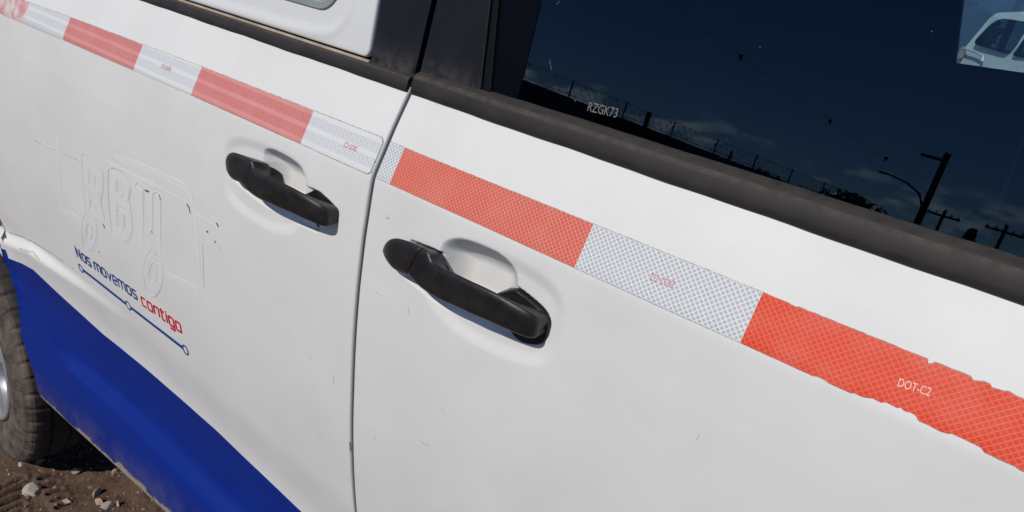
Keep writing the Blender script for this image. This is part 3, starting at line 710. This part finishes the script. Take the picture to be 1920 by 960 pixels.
mb = MB(); mb.box((-1.3, .0665, 1.388), (xA - .004, .074, 1.42)); P_(mb.build('window_seal', UNDER))
mb = MB(); mb.box((xA - .03, .080, 1.40), (xA + .03, .10, ZT)); P_(mb.build('window_seal', UNDER))

# side window
gx0 = g0[0] + .0005; gsl = (g0t[0] - g0[0]) / (g0t[2] - g0[2])
def solid_sheet(name, poly, fn, th, mat, parent=None):
    mb = MB(); n = len(poly); mb.loft([[(x, fn(z) + th, z) for x, z in poly], [(x, fn(z), z) for x, z in poly]]); o = mb.build(name, mat); 
    return P_(o) if parent is None else (setattr(o, 'parent', parent) or o)
CLEAR = bpy.data.materials.new('clear_inner_face'); CLEAR.use_nodes = True; _t = CLEAR.node_tree; _t.nodes.clear(); _a = N(_t, 'ShaderNodeBsdfTransparent'); _a.inputs[0].default_value = (.82, .90, .92, 1); _o = N(_t, 'ShaderNodeOutputMaterial'); _t.links.new(_a.outputs[0], _o.inputs[0])
win = solid_sheet('side_window', [(gx0, 1.392), (1.05, 1.392), (1.05, 1.60), (.90, ZT - .02), (gx0 + gsl * (ZT - 1.392), ZT - .02)], gy, .004, GLASS); win.data.materials.append(CLEAR)
for f_ in win.data.polygons:
    if f_.center.y > gy(f_.center.z) + .003: f_.material_index = 1

fb0 = xpl((984, 132), gy); fb1 = xpl((1016, 0), gy); fsl = (fb1[0] - fb0[0]) / (fb1[2] - fb0[2])
DARK_REFL = pmat('black_reflection', (.003, .004, .007), .25, spec=.05)  # black strip painting the seal's dark reflection onto the glass
solid_sheet('seal_reflection_band', [(gx0, 1.392), (fb0[0] + fsl * (1.392 - fb0[2]), 1.392), (fb0[0] + fsl * (ZT - .03 - fb0[2]), ZT - .03), (gx0 + gsl * (ZT - 1.42), ZT - .03)], lambda z: gy(z) - .0008, .0005, DARK_REFL, win)
eA, eB = xpl((1101, 208), gy), xpl((1156, 221), gy); hh = xpl((1103, 190), gy)[2] - eA[2]
text_film('etched_plate_number', 'RZGK73', lambda u, v: (eA[0] + (eB[0] - eA[0]) * u, gy(eA[2] + hh * v) - .0004, eA[2] + (eB[2] - eA[2]) * u + hh * v), ETCH, win)
# a few tiny specks and scratches on the glass
sp = [ribbon([xpl(q, gy)[[0, 2]] for q in L], wd) for L, wd in (([(1031, 112), (1034, 131)], .0010), ([(1043, 9), (1050, 2)], .0007), ([(1425, 87), (1425, 89)], .0010), ([(1747, 58), (1747, 60)], .0009), ([(1077, 188), (1080, 189)], .0012))]
gsp = film('glass_specks', sp, pmat('pale_speck', (.05, .085, .15), .5), win, .0004, .0002, lambda x, z: gy(z)); gsp['kind'] = 'stuff'

# ------------------------------------------------------------------ rest of the body
Wd = 1.82
def side_sheet(name, pts_, mat, y0=None, th=.02):
    mb = MB(); mb.loft([[(x, y0 + th, z) for x, z in pts_], [(x, y0, z) for x, z in pts_]]); return P_(mb.build(name, mat))
# rear quarter panel: fine sheet around the wheel arch, same side surface
def quarter():
    xs_ = np.linspace(-2.75, -1.5235, 60); V = []; nr = 60
    for x in xs_:
        a = -1.86; r = .372; zlow = .26
        dx = (x + 1.78) / .52
        if abs(dx) < 1: zlow = max(.26, .02 + (float(np.interp(1.52, -_ar[:, 0], _ar[:, 1])) - .02) / .825 * math.sqrt(1 - dx * dx))
        for j in range(nr): z = zlow + (1.376 - zlow) * j / (nr - 1); V.append((x, float(surf(max(x, -1.524), z)) + (.0 if j else .02), z))
    F = [(i * nr + j, (i + 1) * nr + j, (i + 1) * nr + j + 1, i * nr + j + 1) for i in range(len(xs_) - 1) for j in range(nr - 1)]
    return P_(link('quarter_panel', mesh('quarter_panel', V, F), PAINT, None, True))
quarter()
# front wing, bonnet, windscreen, roof, tail, far side: plain closed body shell
mb = MB(); V = []
prof = [(1.066, .32), (1.12, .32), (1.15, .50), (1.25, .64), (1.40, .70), (1.55, .64), (1.66, .50), (1.70, .32), (2.02, .32), (2.06, .55), (2.02, .80), (1.90, .98), (1.50, 1.16), (1.066, 1.30)]
mb.loft([[(x, .10 if z > 1.25 else .03, z) for x, z in prof], [(x, Wd - .03, z) for x, z in prof]]); P_(mb.build('front_end', PAINT))
mb = MB(); sec = [(.118, 1.862), (.125, 1.895), (.16, 1.925), (.30, 1.955), (.91, 1.97), (1.52, 1.955), (1.66, 1.925), (1.695, 1.895), (1.70, 1.862), (1.5, 1.90), (.91, 1.925), (.32, 1.90)]
mb.loft([[(x, y if abs(x) < 5 else y, z) for y, z in sec] for x in (-2.75, -2.6, -1.5, 0, .55)]); P_(mb.build('roof', PAINT, None, False))
mb = MB(); mb.loft([[(-2.75, .05, .30), (-2.75, Wd - .05, .30), (-2.75, Wd - .12, 1.87), (-2.75, .12, 1.87)], [(-2.70, .05, .30), (-2.70, Wd - .05, .30), (-2.70, Wd - .12, 1.87), (-2.70, .12, 1.87)]]); P_(mb.build('tailgate', PAINT))
side_sheet('quarter_upper', [(-2.69, 1.385), (-1.524, 1.385), (-1.524, ZT), (-2.69, ZT)], PAINT, .075)
mb = MB(); mb.loft([[(1.28, .16, 1.275), (1.28, Wd - .16, 1.275), (.56, Wd - .22, 1.93), (.56, .22, 1.93)], [(1.275, .16, 1.27), (1.275, Wd - .16, 1.27), (.555, Wd - .22, 1.925), (.555, .22, 1.925)]]); P_(mb.build('windscreen', GLASS))
mb = MB(); mb.tube([(1.09, .07, 1.36), (.88, .11, 1.72), (.70, .15, 1.88)], .03); P_(mb.build('windscreen_pillar', PILLAR))
# far side with its window opening
fx = ony((1790, 118), 1.72); fx2 = ony((1920, 137), 1.72)
zsill = lambda x: fx[2] + (fx2[2] - fx[2]) * (x - fx[0]) / (fx2[0] - fx[0])
mb = MB()
mb.loft([[(x, y, z) for x, z in [(-2.69, .25), (1.06, .25), (1.06, zsill(1.06)), (fx[0], fx[2]), (-2.69, fx[2])]] for y in (1.72, 1.76)])
xt = ony((1797, -60), 1.72); mb.loft([[(x, y, z) for x, z in [(-2.69, fx[2]), (fx[0], fx[2]), (xt[0] - .02, 1.87), (-2.69, 1.87)]] for y in (1.72, 1.76)])
P_(mb.build('far_side_panel', INTERIOR))
mb = MB(); mb.add([(x, 1.762 + d, z) for d in (0, .02) for x, z in [(-2.7, .26), (1.06, .26), (1.06, 1.36), (-2.7, 1.36)]], [(0, 1, 2, 3), (7, 6, 5, 4), (0, 4, 5, 1), (3, 2, 6, 7), (1, 5, 6, 2), (0, 3, 7, 4)]); P_(mb.build('far_side_skin', PAINT))
solid_sheet('far_window', [(fx[0], fx[2] - .02), (1.05, zsill(1.05) - .02), (.95, 1.70), (.75, 1.87), (xt[0] - .02, 1.87)], lambda z: 1.735, .004, GLASS)
# floor, cabin trim, seats
mb = MB(); mb.box((-2.69, .07, .36), (1.05, 1.72, .40)); mb.box((1.02, .10, .40), (1.10, 1.72, 1.28)); P_(mb.build('cabin_floor', INTERIOR))
mb = MB(); mb.box((-2.6, .10, .26), (1.05, 1.72, .355)); P_(mb.build('underbody', UNDER))
mb = MB(); mb.box((-1.3, .105, .40), (-.15, .112, 1.85)); P_(mb.build('inner_trim', INTERIOR))
mb = MB(); mb.box((GAP + .03, .085, .40), (1.02, .10, 1.385)); P_(mb.build('inner_trim', INTERIOR))
def seat(y):
    mb = MB(); rings = []
    for z, xo, hw, hd in ((.70, .02, .22, .07), (.95, -.05, .24, .07), (1.20, -.11, .23, .06), (1.34, -.15, .19, .05), (1.37, -.155, .10, .03)):
        rings.append([(xo + hd * math.cos(a), y + hw * math.copysign(abs(math.sin(a)) ** .6, math.sin(a)), z) for a in np.linspace(0, 2 * math.pi, 17)[:-1]])
    mb.loft(rings); o = P_(mb.build('seat', SEAT, None, True))
    mb = MB(); rings = []
    for z, hw in ((1.39, .08), (1.42, .13), (1.52, .14), (1.59, .12), (1.61, .06)):
        rings.append([(-.19 + .045 * math.cos(a), y + hw * math.copysign(abs(math.sin(a)) ** .5, math.sin(a)), z) for a in np.linspace(0, 2 * math.pi, 17)[:-1]])
    mb.loft(rings); mb.tube([(-.17, y, 1.33), (-.185, y, 1.42)], .012); mb.build('headrest', SEAT, o, True)
    mb = MB(); mb.box((-.05, y - .24, .50), (.45, y + .24, .72)); mb.build('cushion', SEAT, o)
seat(.50); seat(1.30)

# rear wheel
WX, WR, GZ = -1.67, .388, -.20
WC = (WX, -.028, GZ + WR - .008); KR = WR / .345
m, t, b = new_mat('dirty_shaded_tyre')
tc = N(t, 'ShaderNodeTexCoord'); n = N(t, 'ShaderNodeTexNoise'); n.inputs['Scale'].default_value = 22; n.inputs['Detail'].default_value = 8; n.inputs['Roughness'].default_value = .7
t.links.new(tc.outputs['Object'], n.inputs[0])
n2 = N(t, 'ShaderNodeTexNoise'); n2.inputs['Scale'].default_value = 160; n2.inputs['Detail'].default_value = 4; t.links.new(tc.outputs['Object'], n2.inputs[0])
sy_ = N(t, 'ShaderNodeSeparateXYZ'); t.links.new(tc.outputs['Object'], sy_.inputs[0])
c = mixc(t, mth(t, 'MULTIPLY', ramp(t, n.outputs[0], .34, .62), ramp(t, mth(t, 'ADD', sy_.outputs[1], .1), (.088), .116, (1, 1, 1, 1), (.03, .06, .06, 1))), (.016, .014, .013, 1), (.19, .145, .115, 1)); c = mixc(t, mth(t, 'MULTIPLY', n2.outputs[0], .4), c, (.06, .05, .045, 1))  # sidewall dust stops at the tread, painting the tread's shade into the colour
t.links.new(c, b.inputs['Base Color']); b.inputs['Roughness'].default_value = .9
bb = N(t, 'ShaderNodeBump'); bb.inputs['Distance'].default_value = .002; bb.inputs['Strength'].default_value = .6; t.links.new(n2.outputs[0], bb.inputs['Height']); t.links.new(bb.outputs[0], b.inputs['Normal'])
TYRE = m
mb = MB(); NS = 240; tp = [(.000 + .020, .205), (.004, .225), (-.004, .265), (-.004, .29), (.004, .318), (.016, .334), (.024, .339), (.058, .3445), (.060, .337), (.068, .337), (.070, .345), (.110, .346), (.112, .338), (.120, .338), (.122, .346), (.165, .344), (.167, .336), (.174, .336), (.176, .343), (.205, .338), (.215, .325), (.225, .29), (.22, .21)]
rings = []
for k in range(NS + 1):
    a = 2 * math.pi * k / NS; rg = []
    for i, (y, r) in enumerate(tp):
        rr2 = r * KR
        if r > .333 and (k + (i // 4) * 2) % 5 == 0: rr2 = r * KR - .0045
        rg.append((WC[0] + rr2 * math.cos(a), WC[1] + y, WC[2] + rr2 * math.sin(a)))
    rings.append(rg)
mb.loft(rings, cap=False, closed=False); ty = P_(mb.build('tyre', TYRE))
mb = MB(); rp = [(.030, .207), (.008, .212), (.004, .205), (.012, .196), (.030, .190), (.075, .180), (.085, .08), (.060, .05), (.055, .0)]
rp = [(y, r * KR) for y, r in rp]
mb.loft([[(WC[0] + r * math.cos(2 * math.pi * k / 64), WC[1] + y, WC[2] + r * math.sin(2 * math.pi * k / 64)) for y, r in rp] for k in range(65)], cap=False, closed=False); mb.build('rim', CHROME, ty, True)
mb = MB()
for k in range(5):
    a = 2 * math.pi * k / 5 + .3; ca, sa = math.cos(a), math.sin(a)
    def pt(r, w_, y, _a=0):
        r = r * KR
        return (WC[0] + r * ca - w_ * sa, WC[1] + y, WC[2] + r * sa + w_ * ca)
    mb.loft([[pt(.05, -.03, .03), pt(.05, .03, .03), pt(.05, .025, .06), pt(.05, -.025, .06)], [pt(.195, -.022, .014), pt(.195, .022, .014), pt(.195, .02, .06), pt(.195, -.02, .06)]])
mb.build('spokes', CHROME, ty)
# dark wheel housing, with a back wall extended down to block far-side light
mb = MB(); mb.loft([[(-1.74 + .53 * math.cos(a), y, .145 + .53 * math.sin(a)) for a in np.linspace(-.2, math.pi + .2, 20)] for y in (.075, .42)], cap=False, closed=False); mb.box((-2.4, .42, -.16), (-1.1, .46, .8)); P_(mb.build('wheel_housing_and_blocker', UNDER))

# ------------------------------------------------------------------ ground, stones, gravel
def gl_axis(a, b_, f0, f1, fs):
    c = list(np.arange(f0, f1, fs)); x = f1; s_ = fs
    while x < b_: c.append(x); s_ *= 1.22; x += s_
    c.append(b_); x = f0; s_ = fs; pre = []
    while x > a: s_ *= 1.22; x -= s_; pre.append(max(x, a))
    return np.array(pre[::-1] + c)
gxs = gl_axis(-1500, 1500, -2.0, -.45, .005); gys = gl_axis(-1500, 1500, -.25, .45, .005)
X, Y = np.meshgrid(gxs, gys)
def vnoise(X, Y, sc, seed):
    r = np.random.default_rng(seed); T = r.random((64, 64)); u = X / sc; v = Y / sc; i = np.floor(u).astype(int); j = np.floor(v).astype(int); fu = smoothstep(u - i); fv = smoothstep(v - j)
    g = lambda a, c_: T[a % 64, c_ % 64]
    return (g(i, j) * (1 - fu) + g(i + 1, j) * fu) * (1 - fv) + (g(i, j + 1) * (1 - fu) + g(i + 1, j + 1) * fu) * fv - .5
near = np.exp(-((X + 1.2) ** 2 + Y ** 2) / 9.0)
Zg = GZ + near * (.020 * vnoise(X, Y, .35, 1) + .012 * vnoise(X, Y, .09, 2) + .007 * vnoise(X, Y, .03, 3) + .004 * vnoise(X, Y, .013, 4))
Zg = Zg + .55 * smoothstep((Y - 5) / 7)
def bars(p0, p1, wd, n_, st):
    """tread prints: n_ parallel grooves, first from p0 to p1 (photo pixels on the ground), stepped by st pixels"""
    global Zg
    for k in range(n_):
        a = onplane((p0[0] + st[0] * k, p0[1] + st[1] * k), (0, 0, 1), (0, 0, GZ)); b_ = onplane((p1[0] + st[0] * k, p1[1] + st[1] * k), (0, 0, 1), (0, 0, GZ))
        ex, ey = b_[0] - a[0], b_[1] - a[1]; tt = np.clip(((X - a[0]) * ex + (Y - a[1]) * ey) / (ex * ex + ey * ey), 0, 1)
        d = np.hypot(X - a[0] - tt * ex, Y - a[1] - tt * ey); Zg = Zg - .026 * np.exp(-(d / wd) ** 2) + .006 * np.exp(-((d - 1.8 * wd) / wd) ** 2)
bars((0, 914), (42, 897), .0075, 5, (0, 15)); bars((76, 896), (97, 888), .0065, 5, (8, 13))
m, t, b = new_mat('brown_dirt')
tc = N(t, 'ShaderNodeTexCoord'); n = N(t, 'ShaderNodeTexNoise'); n.inputs['Scale'].default_value = 7; n.inputs['Detail'].default_value = 12; n.inputs['Roughness'].default_value = .68
t.links.new(tc.outputs['Object'], n.inputs[0])
n2 = N(t, 'ShaderNodeTexNoise'); n2.inputs['Scale'].default_value = 120; n2.inputs['Detail'].default_value = 5; t.links.new(tc.outputs['Object'], n2.inputs[0])
c = mixc(t, ramp(t, n.outputs[0], .35, .65), (.085, .052, .037, 1), (.150, .097, .070, 1)); c = mixc(t, mth(t, 'MULTIPLY', ramp(t, n2.outputs[0], .45, .7), .5), c, (.19, .13, .10, 1))
t.links.new(c, b.inputs['Base Color']); b.inputs['Roughness'].default_value = 1; b.inputs['Specular IOR Level'].default_value = .15
bb = N(t, 'ShaderNodeBump'); bb.inputs['Distance'].default_value = .004; bb.inputs['Strength'].default_value = .7; t.links.new(n2.outputs[0], bb.inputs['Height']); t.links.new(bb.outputs[0], b.inputs['Normal'])
DIRT = m
gnd = link('ground', mesh('ground', np.stack([X, Y, Zg], -1).reshape(-1, 3), grid_faces(len(gys), len(gxs))), DIRT, None, True); gnd['kind'] = 'structure'
def stone_mesh(name, sx, sy, sz, seed, sub=2):
    bm = bmesh.new(); bmesh.ops.create_icosphere(bm, subdivisions=sub, radius=1); r = random.Random(seed)
    d = [(Vector((r.gauss(0, 1), r.gauss(0, 1), r.gauss(0, 1))).normalized(), r.uniform(.45, .85)) for _ in range(14)]
    for v in bm.verts:
        for nn, k in d:
            e = v.co.dot(nn) - k
            if e > 0: v.co -= nn * e * .97
        v.co = Vector((v.co.x * sx, v.co.y * sy, v.co.z * sz))
    me = bpy.data.meshes.new(name); bm.to_mesh(me); bm.free(); return me
PALE = pmat('pale_stone', (.46, .41, .36), .85, .2, 60, bump=.4, bscale=200); PINKS = pmat('pink_stone', (.42, .29, .23), .85, .2, 60, bump=.4, bscale=200); OCHRE = pmat('ochre_stone', (.33, .28, .17), .85, .2, 60); GREYS = pmat('grey_stone', (.31, .27, .24), .85, .25, 60)
stones = [((60, 917), 14, PALE, 'largest pale rounded stone lying between the tread prints'), ((76, 862), 7, OCHRE, 'yellowish stone right beside the shadow under the tyre'), ((40, 868), 6, PALE, 'small cream stone below the left tyre corner'),
          ((144, 880), 9, GREYS, 'grey stone below the middle of the van shadow'), ((217, 881), 8, PINKS, 'pinkish stone nearest the blue sill edge'), ((184, 940), 8, PINKS, 'flat pink stone left of the curved pale stone'),
          ((202, 948), 10, PALE, 'pale curved stone at the bottom edge near the sill'), ((222, 943), 6, PINKS, 'small pink stone right of the curved pale stone'), ((126, 937), 8, PINKS, 'flat reddish stone near the bottom edge, left of centre of the dirt patch'), ((182, 922), 9, GREYS, 'dull grey half buried stone in the middle of the dirt')]
for i, (q, rpx, mm, lb) in enumerate(stones):
    p = onplane(q, (0, 0, 1), (0, 0, GZ + .004)); D = np.linalg.norm(p - CAM); r_ = rpx * D / FPX
    o = link('stone', stone_mesh('stone', r_ * 1.12, r_ * .92, r_ * .62, 20 + i, 3), mm, None, False); o.location = (p[0], p[1], GZ - r_ * .08); o.rotation_euler = (.2 * i, .1, i * 1.3)
    tag(o, lb, 'stone', 'stones on the dirt')
mb = MB(); protos = []
for k in range(6):
    me = stone_mesh('tmp', 1, .8, .6, 90 + k, 1); protos.append(([v.co.copy() for v in me.vertices], [tuple(p.vertices) for p in me.polygons])); bpy.data.meshes.remove(me)
for i in range(4200):
    x = RNG.uniform(-2.1, -.4); y = RNG.uniform(-.45, .5); s_ = .0018 + .0045 * RNG.random() ** 3 + (.007 * RNG.random() if i % 16 == 0 else 0); a = RNG.uniform(0, 6.28); V, F = protos[i % 6]; ca, sa = math.cos(a), math.sin(a)
    iy = int(np.argmin(abs(gys - y))); ix = int(np.argmin(abs(gxs - x))); z = Zg[iy, ix] + s_ * .05
    mb.add([(x + s_ * (v.x * ca - v.y * sa), y + s_ * (v.x * sa + v.y * ca), z + s_ * v.z) for v in V], F)
gr = mb.build('gravel', pmat('gravel_mixed', (.30, .235, .195), .9, .5, 60), None, False); gr['kind'] = 'stuff'

# ------------------------------------------------------------------ white car beyond the far window
def side_car():
    root = thing('parked_car', 'white people carrier parked beyond the van, seen through its windows', 'car')
    L = [(0, .28), (.0, .75), (.06, 1.02), (.30, 1.70), (.42, 1.80), (1.2, 1.86), (2.2, 1.82), (2.7, 1.68), (3.35, 1.16), (4.1, 1.0), (4.3, .80), (4.32, .30)]
    mb = MB(); rings = []
    for y, k in ((0, 1), (.0, 1)): pass
    def yy(z, sgn): 
        inset = .0 if z < 1.05 else (z - 1.05) * .24
        return sgn * (.88 - inset - (.04 if z < .5 else 0))
    mb.loft([[(x, yy(z, -1), z) for x, z in L], [(x, yy(z, 1), z) for x, z in L]]); o = mb.build('body', CARP, root)
    bv = o.modifiers.new('bevel', 'BEVEL'); bv.width = .12; bv.segments = 5; bv.limit_method = 'ANGLE'; bv.angle_limit = .5
    def sheet(name, pts_, mat, off=.012, r=.07):
        P = rnd(pts_, r, True); mb = MB()
        mb.loft([[(x, yy(z, -1) + .02, z) for x, z in P], [(x, yy(z, -1) - off, z) for x, z in P]]); return mb.build(name, mat, root)
    sheet('quarter_window', [(.36, 1.18), (1.75, 1.10), (1.80, 1.68), (.80, 1.70), (.56, 1.60)], CARG, .012, .17)
    sheet('door_window', [(1.88, 1.10), (2.45, 1.10), (2.42, 1.64), (1.90, 1.68)], CARG)
    sheet('door_window', [(2.52, 1.10), (3.05, 1.12), (2.68, 1.55), (2.52, 1.62)], CARG)
    sheet('tail_lamp', [(.03, .82), (.22, .86), (.25, 1.08), (.10, 1.10)], pmat('lamp_clear', (.45, .40, .38), .2), .02, .03)
    mb = MB(); mb.tube([(.2, -.885, 1.06), (.7, -.895, 1.04), (1.02, -.90, .99), (1.06, -.895, .90)], .022); mb.build('side_trim', CARP, root)
    mb = MB(); mb.box((-.06, -.80, .32), (.08, .80, .62)); mb.build('bumper', CARP, root)
    for x in (.80, 3.45):
        for sgn in (-1, 1):
            mb = MB(); mb.loft([[(x + r * math.cos(a), sgn * .84 + dy, .31 + r * math.sin(a)) for a in np.linspace(0, 2 * math.pi, 29)[:-1]] for dy, r in ((-.10, .28), (-.09, .31), (.07, .31), (.08, .28))]); o = mb.build('wheel', RUBBER, root)
            mb = MB(); mb.loft([[(x + r * math.cos(a), sgn * .84 + sgn * .005 + dy, .31 + r * math.sin(a)) for a in np.linspace(0, 2 * math.pi, 29)[:-1]] for dy, r in ((-.09, .20), (.09, .20))]); mb.build('hubcap', CHROME, o)
    return root
CARP = pmat('car_white_paint', (.80, .82, .80), .35, coat=.4); CARG = pmat('car_dark_glass', (.006, .008, .012), .08)
car = side_car(); car.location = (-.5, 17, GZ + .55); car.rotation_euler = (0, 0, math.radians(-58))

# ------------------------------------------------------------------ what the window mirrors: yard fence, poles, trees behind the photographer
def at(az, D, z=GZ): a = math.radians(az); return Vector((CAM[0] - math.sin(a) * D, CAM[1] - math.cos(a) * D, z))
WOODD = pmat('dark_pole_timber', (.05, .042, .036), .9, .2, 3); METALD = pmat('grey_galvanised', (.16, .16, .17), .5, .1, 4); BLOCK = pmat('dull_block_wall', (.10, .09, .085), .9, .3, 2)
LEAFM = pmat('dark_foliage', (.035, .055, .022), .9, .5, 1.2); BARK = pmat('bark', (.07, .055, .04), .95, .3, 8)
def utility_pole(az, D, el, label, arms=1, r=.13):
    p = at(az, D); h = CAM[2] + D * math.tan(math.radians(el)) - GZ; ro = thing('utility_pole', label, 'pole', p, math.radians(-az), 'utility poles beyond the yard')
    mb = MB(); mb.tube([(0, 0, 0), (0, 0, h)], [r, r * .7], 10); mb.build('mast', WOODD, ro)
    for k in range(arms):
        mb = MB(); mb.box((-.9, -.06, h - .45 - .8 * k), (.9, .06, h - .33 - .8 * k)); o = mb.build('crossarm', WOODD, ro)
        for x in (-.8, -.4, .4, .8):
            mb = MB(); mb.tube([(x, 0, h - .33 - .8 * k), (x, 0, h - .17 - .8 * k)], [.05, .03], 8); mb.build('insulator', METALD, o)
    return p, h
pa, ha = utility_pole(3.2, 48, 3.9, 'timber utility pole mirrored just right of the street lamp', 1)
pb, hb = utility_pole(-.6, 44, 4.1, 'timber utility pole mirrored at the right edge of the window', 1)
utility_pole(26.3, 34, 4.2, 'thick timber pole mirrored behind the fence just right of the etched plate number', 0, .17)
utility_pole(18.9, 40, 3.3, 'short timber pole barely topping the mirrored wire fence', 0, .12)
pc, hc = utility_pole(43, 17, 17.5, 'tall near utility pole that carries the wires', 2)
for k, dz in enumerate((0,)):
    a = Vector((pc.x, pc.y, pc.z + hc - .2 - dz)); b_ = Vector((pb.x, pb.y, pb.z + hb - .2 - dz * .4)); P = [a.lerp(b_, i / 24) - Vector((0, 0, .9 * 4 * (i / 24) * (1 - i / 24) * .55)) for i in range(25)]
    mb = MB(); mb.tube(P, .0045, 6)
    for az_ in (21.3, 13, 8.3):
        q = min((a.lerp(b_, i / 240) - Vector((0, 0, .9 * 4 * (i / 240) * (1 - i / 240) * .55)) for i in range(241)), key=lambda v: abs(math.degrees(math.atan2(CAM[0] - v.x, CAM[1] - v.y)) - az_)); mb.tube([q - Vector((0, 0, .12)), q + Vector((0, 0, .05))], [.03, .07], 8)
    tag(mb.build('overhead_wire', RUBBER), 'overhead wire with small dark clamps crossing the mirrored sky', 'wire')
# street lamp
p = at(4.6, 30); h = CAM[2] + 30 * math.tan(math.radians(7.7)) - GZ; lp = thing('street_lamp', 'dark street lamp on a thick pole mirrored in the front window', 'street lamp', p, math.radians(-4.6))
mb = MB(); mb.tube([(0, 0, 0), (0, 0, h)], [.16, .12], 10); mb.build('mast', WOODD, lp)
mb = MB(); mb.tube([(0, 0, h * .60), (-.35, 0, h * .70), (-.9, 0, h * .745), (-1.55, 0, h * .765)], .04, 8); ar = mb.build('arm', METALD, lp)
mb = MB(); mb.loft([[(-1.5 - .5 * u, .09 * math.sin(a) * s_, h * .765 + .05 * math.cos(a) * s_) for a in np.linspace(0, 6.28, 9)[:-1]] for u, s_ in ((0, .5), (.2, 1), (.8, 1), (1, .4))]); mb.build('lamp_head', METALD, lp)
mb = MB(); mb.box((-.85, -.05, h - .35), (.1, .05, h - .25)); mb.build('crossarm', WOODD, lp)
# block wall topped with wire fence
A, B_ = at(52, 20), at(7, 38); d = B_ - A; L = d.length; u = d.normalized(); ang = math.atan2(u.y, u.x)
wl = thing('yard_wall', 'long dull block wall topped by a wire fence across the yard', 'wall', A, ang)
mb = MB(); mb.box((0, -.1, 0), (L, .1, 3.0)); mb.build('wall_body', BLOCK, wl)
fe = thing('wire_fence', 'wire mesh fence with thin posts standing on the block wall', 'fence', A + Vector((0, 0, 3.0)), ang)
for i in range(int(L / 2.5) + 1):
    mb = MB(); mb.tube([(i * 2.5, 0, 0), (i * 2.5, 0, .60)], .03, 6); mb.build('post', METALD, fe)
mb = MB()
for z in (.1, .55): mb.tube([(0, 0, z), (L, 0, z)], .012, 4)
for i in range(int(L / .35)): 
    x = i * .35; mb.tube([(x, 0, .1), (x + .42, 0, .55)], .008, 3); mb.tube([(x + .42, .02, .1), (x, .02, .55)], .008, 3)
o = mb.build('mesh_wire', METALD, fe); o['kind'] = 'stuff'
# trees
def tree(az, D, el, rad, label, conifer=False, seed=1):
    p = at(az, D); h = CAM[2] + D * math.tan(math.radians(el)) - GZ; r = random.Random(seed); ro = thing('tree', label, 'tree', p, 0, 'trees beyond the yard')
    mb = MB(); mb.tube([(0, 0, 0), (.05, 0, h * .5), (0, .05, h * .8)], [.16, .10, .04], 8)
    for k in range(5): a = r.uniform(0, 6.28); mb.tube([(0, 0, h * r.uniform(.3, .6)), (rad * .6 * math.cos(a), rad * .6 * math.sin(a), h * r.uniform(.6, .85))], [.06, .02], 5)
    mb.build('trunk', BARK, ro)
    mb = MB()
    for k in range(1800):
        if conifer:
            u_ = r.random() ** .6; z = h * (1 - u_ * .85); rr2 = rad * u_ * r.uniform(.3, 1); a = r.uniform(0, 6.28); c_ = Vector((rr2 * math.cos(a), rr2 * math.sin(a), z))
        else:
            v = Vector((r.gauss(0, 1), r.gauss(0, 1), r.gauss(0, 1))).normalized() * r.random() ** .4; lob = 1 + .25 * math.sin(4 * math.atan2(v.y, v.x) + seed); c_ = Vector((v.x * rad * lob, v.y * rad * lob, h * .62 + v.z * h * .38))
        s_ = r.uniform(.10, .26); n_ = Vector((r.gauss(0, 1), r.gauss(0, 1), r.gauss(0, 1))).normalized(); a1 = n_.orthogonal() * s_; a2 = n_.cross(a1) * .6
        mb.add([c_ - a1, c_ + a2, c_ + a1, c_ - a2], [(0, 1, 2, 3)])
    mb.build('crown', LEAFM, ro)
tree(9.2, 62, 3.1, 3.0, 'broad dark tree mirrored left of the street lamp', seed=3); tree(12.4, 66, 2.4, 2.6, 'lower rounded tree mirrored at the right end of the fence', seed=5)
tree(7.0, 60, 2.3, 2.4, 'round tree mirrored just left of the lamp mast', seed=6); tree(1.2, 40, 3.1, 1.3, 'pointed conifer mirrored between two utility poles', True, 8)
tree(16, 60, 2.7, 2.6, 'small tree mirrored behind the wire fence, left of the other trees', seed=9)

# metal-clad shed behind the white car
SHED = pmat('blue_grey_cladding', (.07, .115, .19), .6, .15, 1.5)
sh = thing('shed', 'long blue grey metal shed standing behind the white parked car', 'shed', (0, 26, GZ + .5))
mb = MB(); xs_ = np.arange(-16, 30, .25)
mb.loft([[(x, (.05 if i % 2 else 0), 0), (x, (.05 if i % 2 else 0), 5.0), (x, 8, 5.0), (x, 8, 0)] for i, x in enumerate(xs_)]); mb.build('cladding', SHED, sh)
mb = MB(); mb.loft([[(x, -.4, 5.0), (x, 4, 6.2), (x, 8.4, 5.0), (x, 4, 6.0)] for x in (-16.3, 30.2)]); mb.build('roof', METALD, sh)
mb = MB(); mb.box((1.2, -.06, .01), (3.8, .02, 3.4)); mb.build('door', CARP, sh)
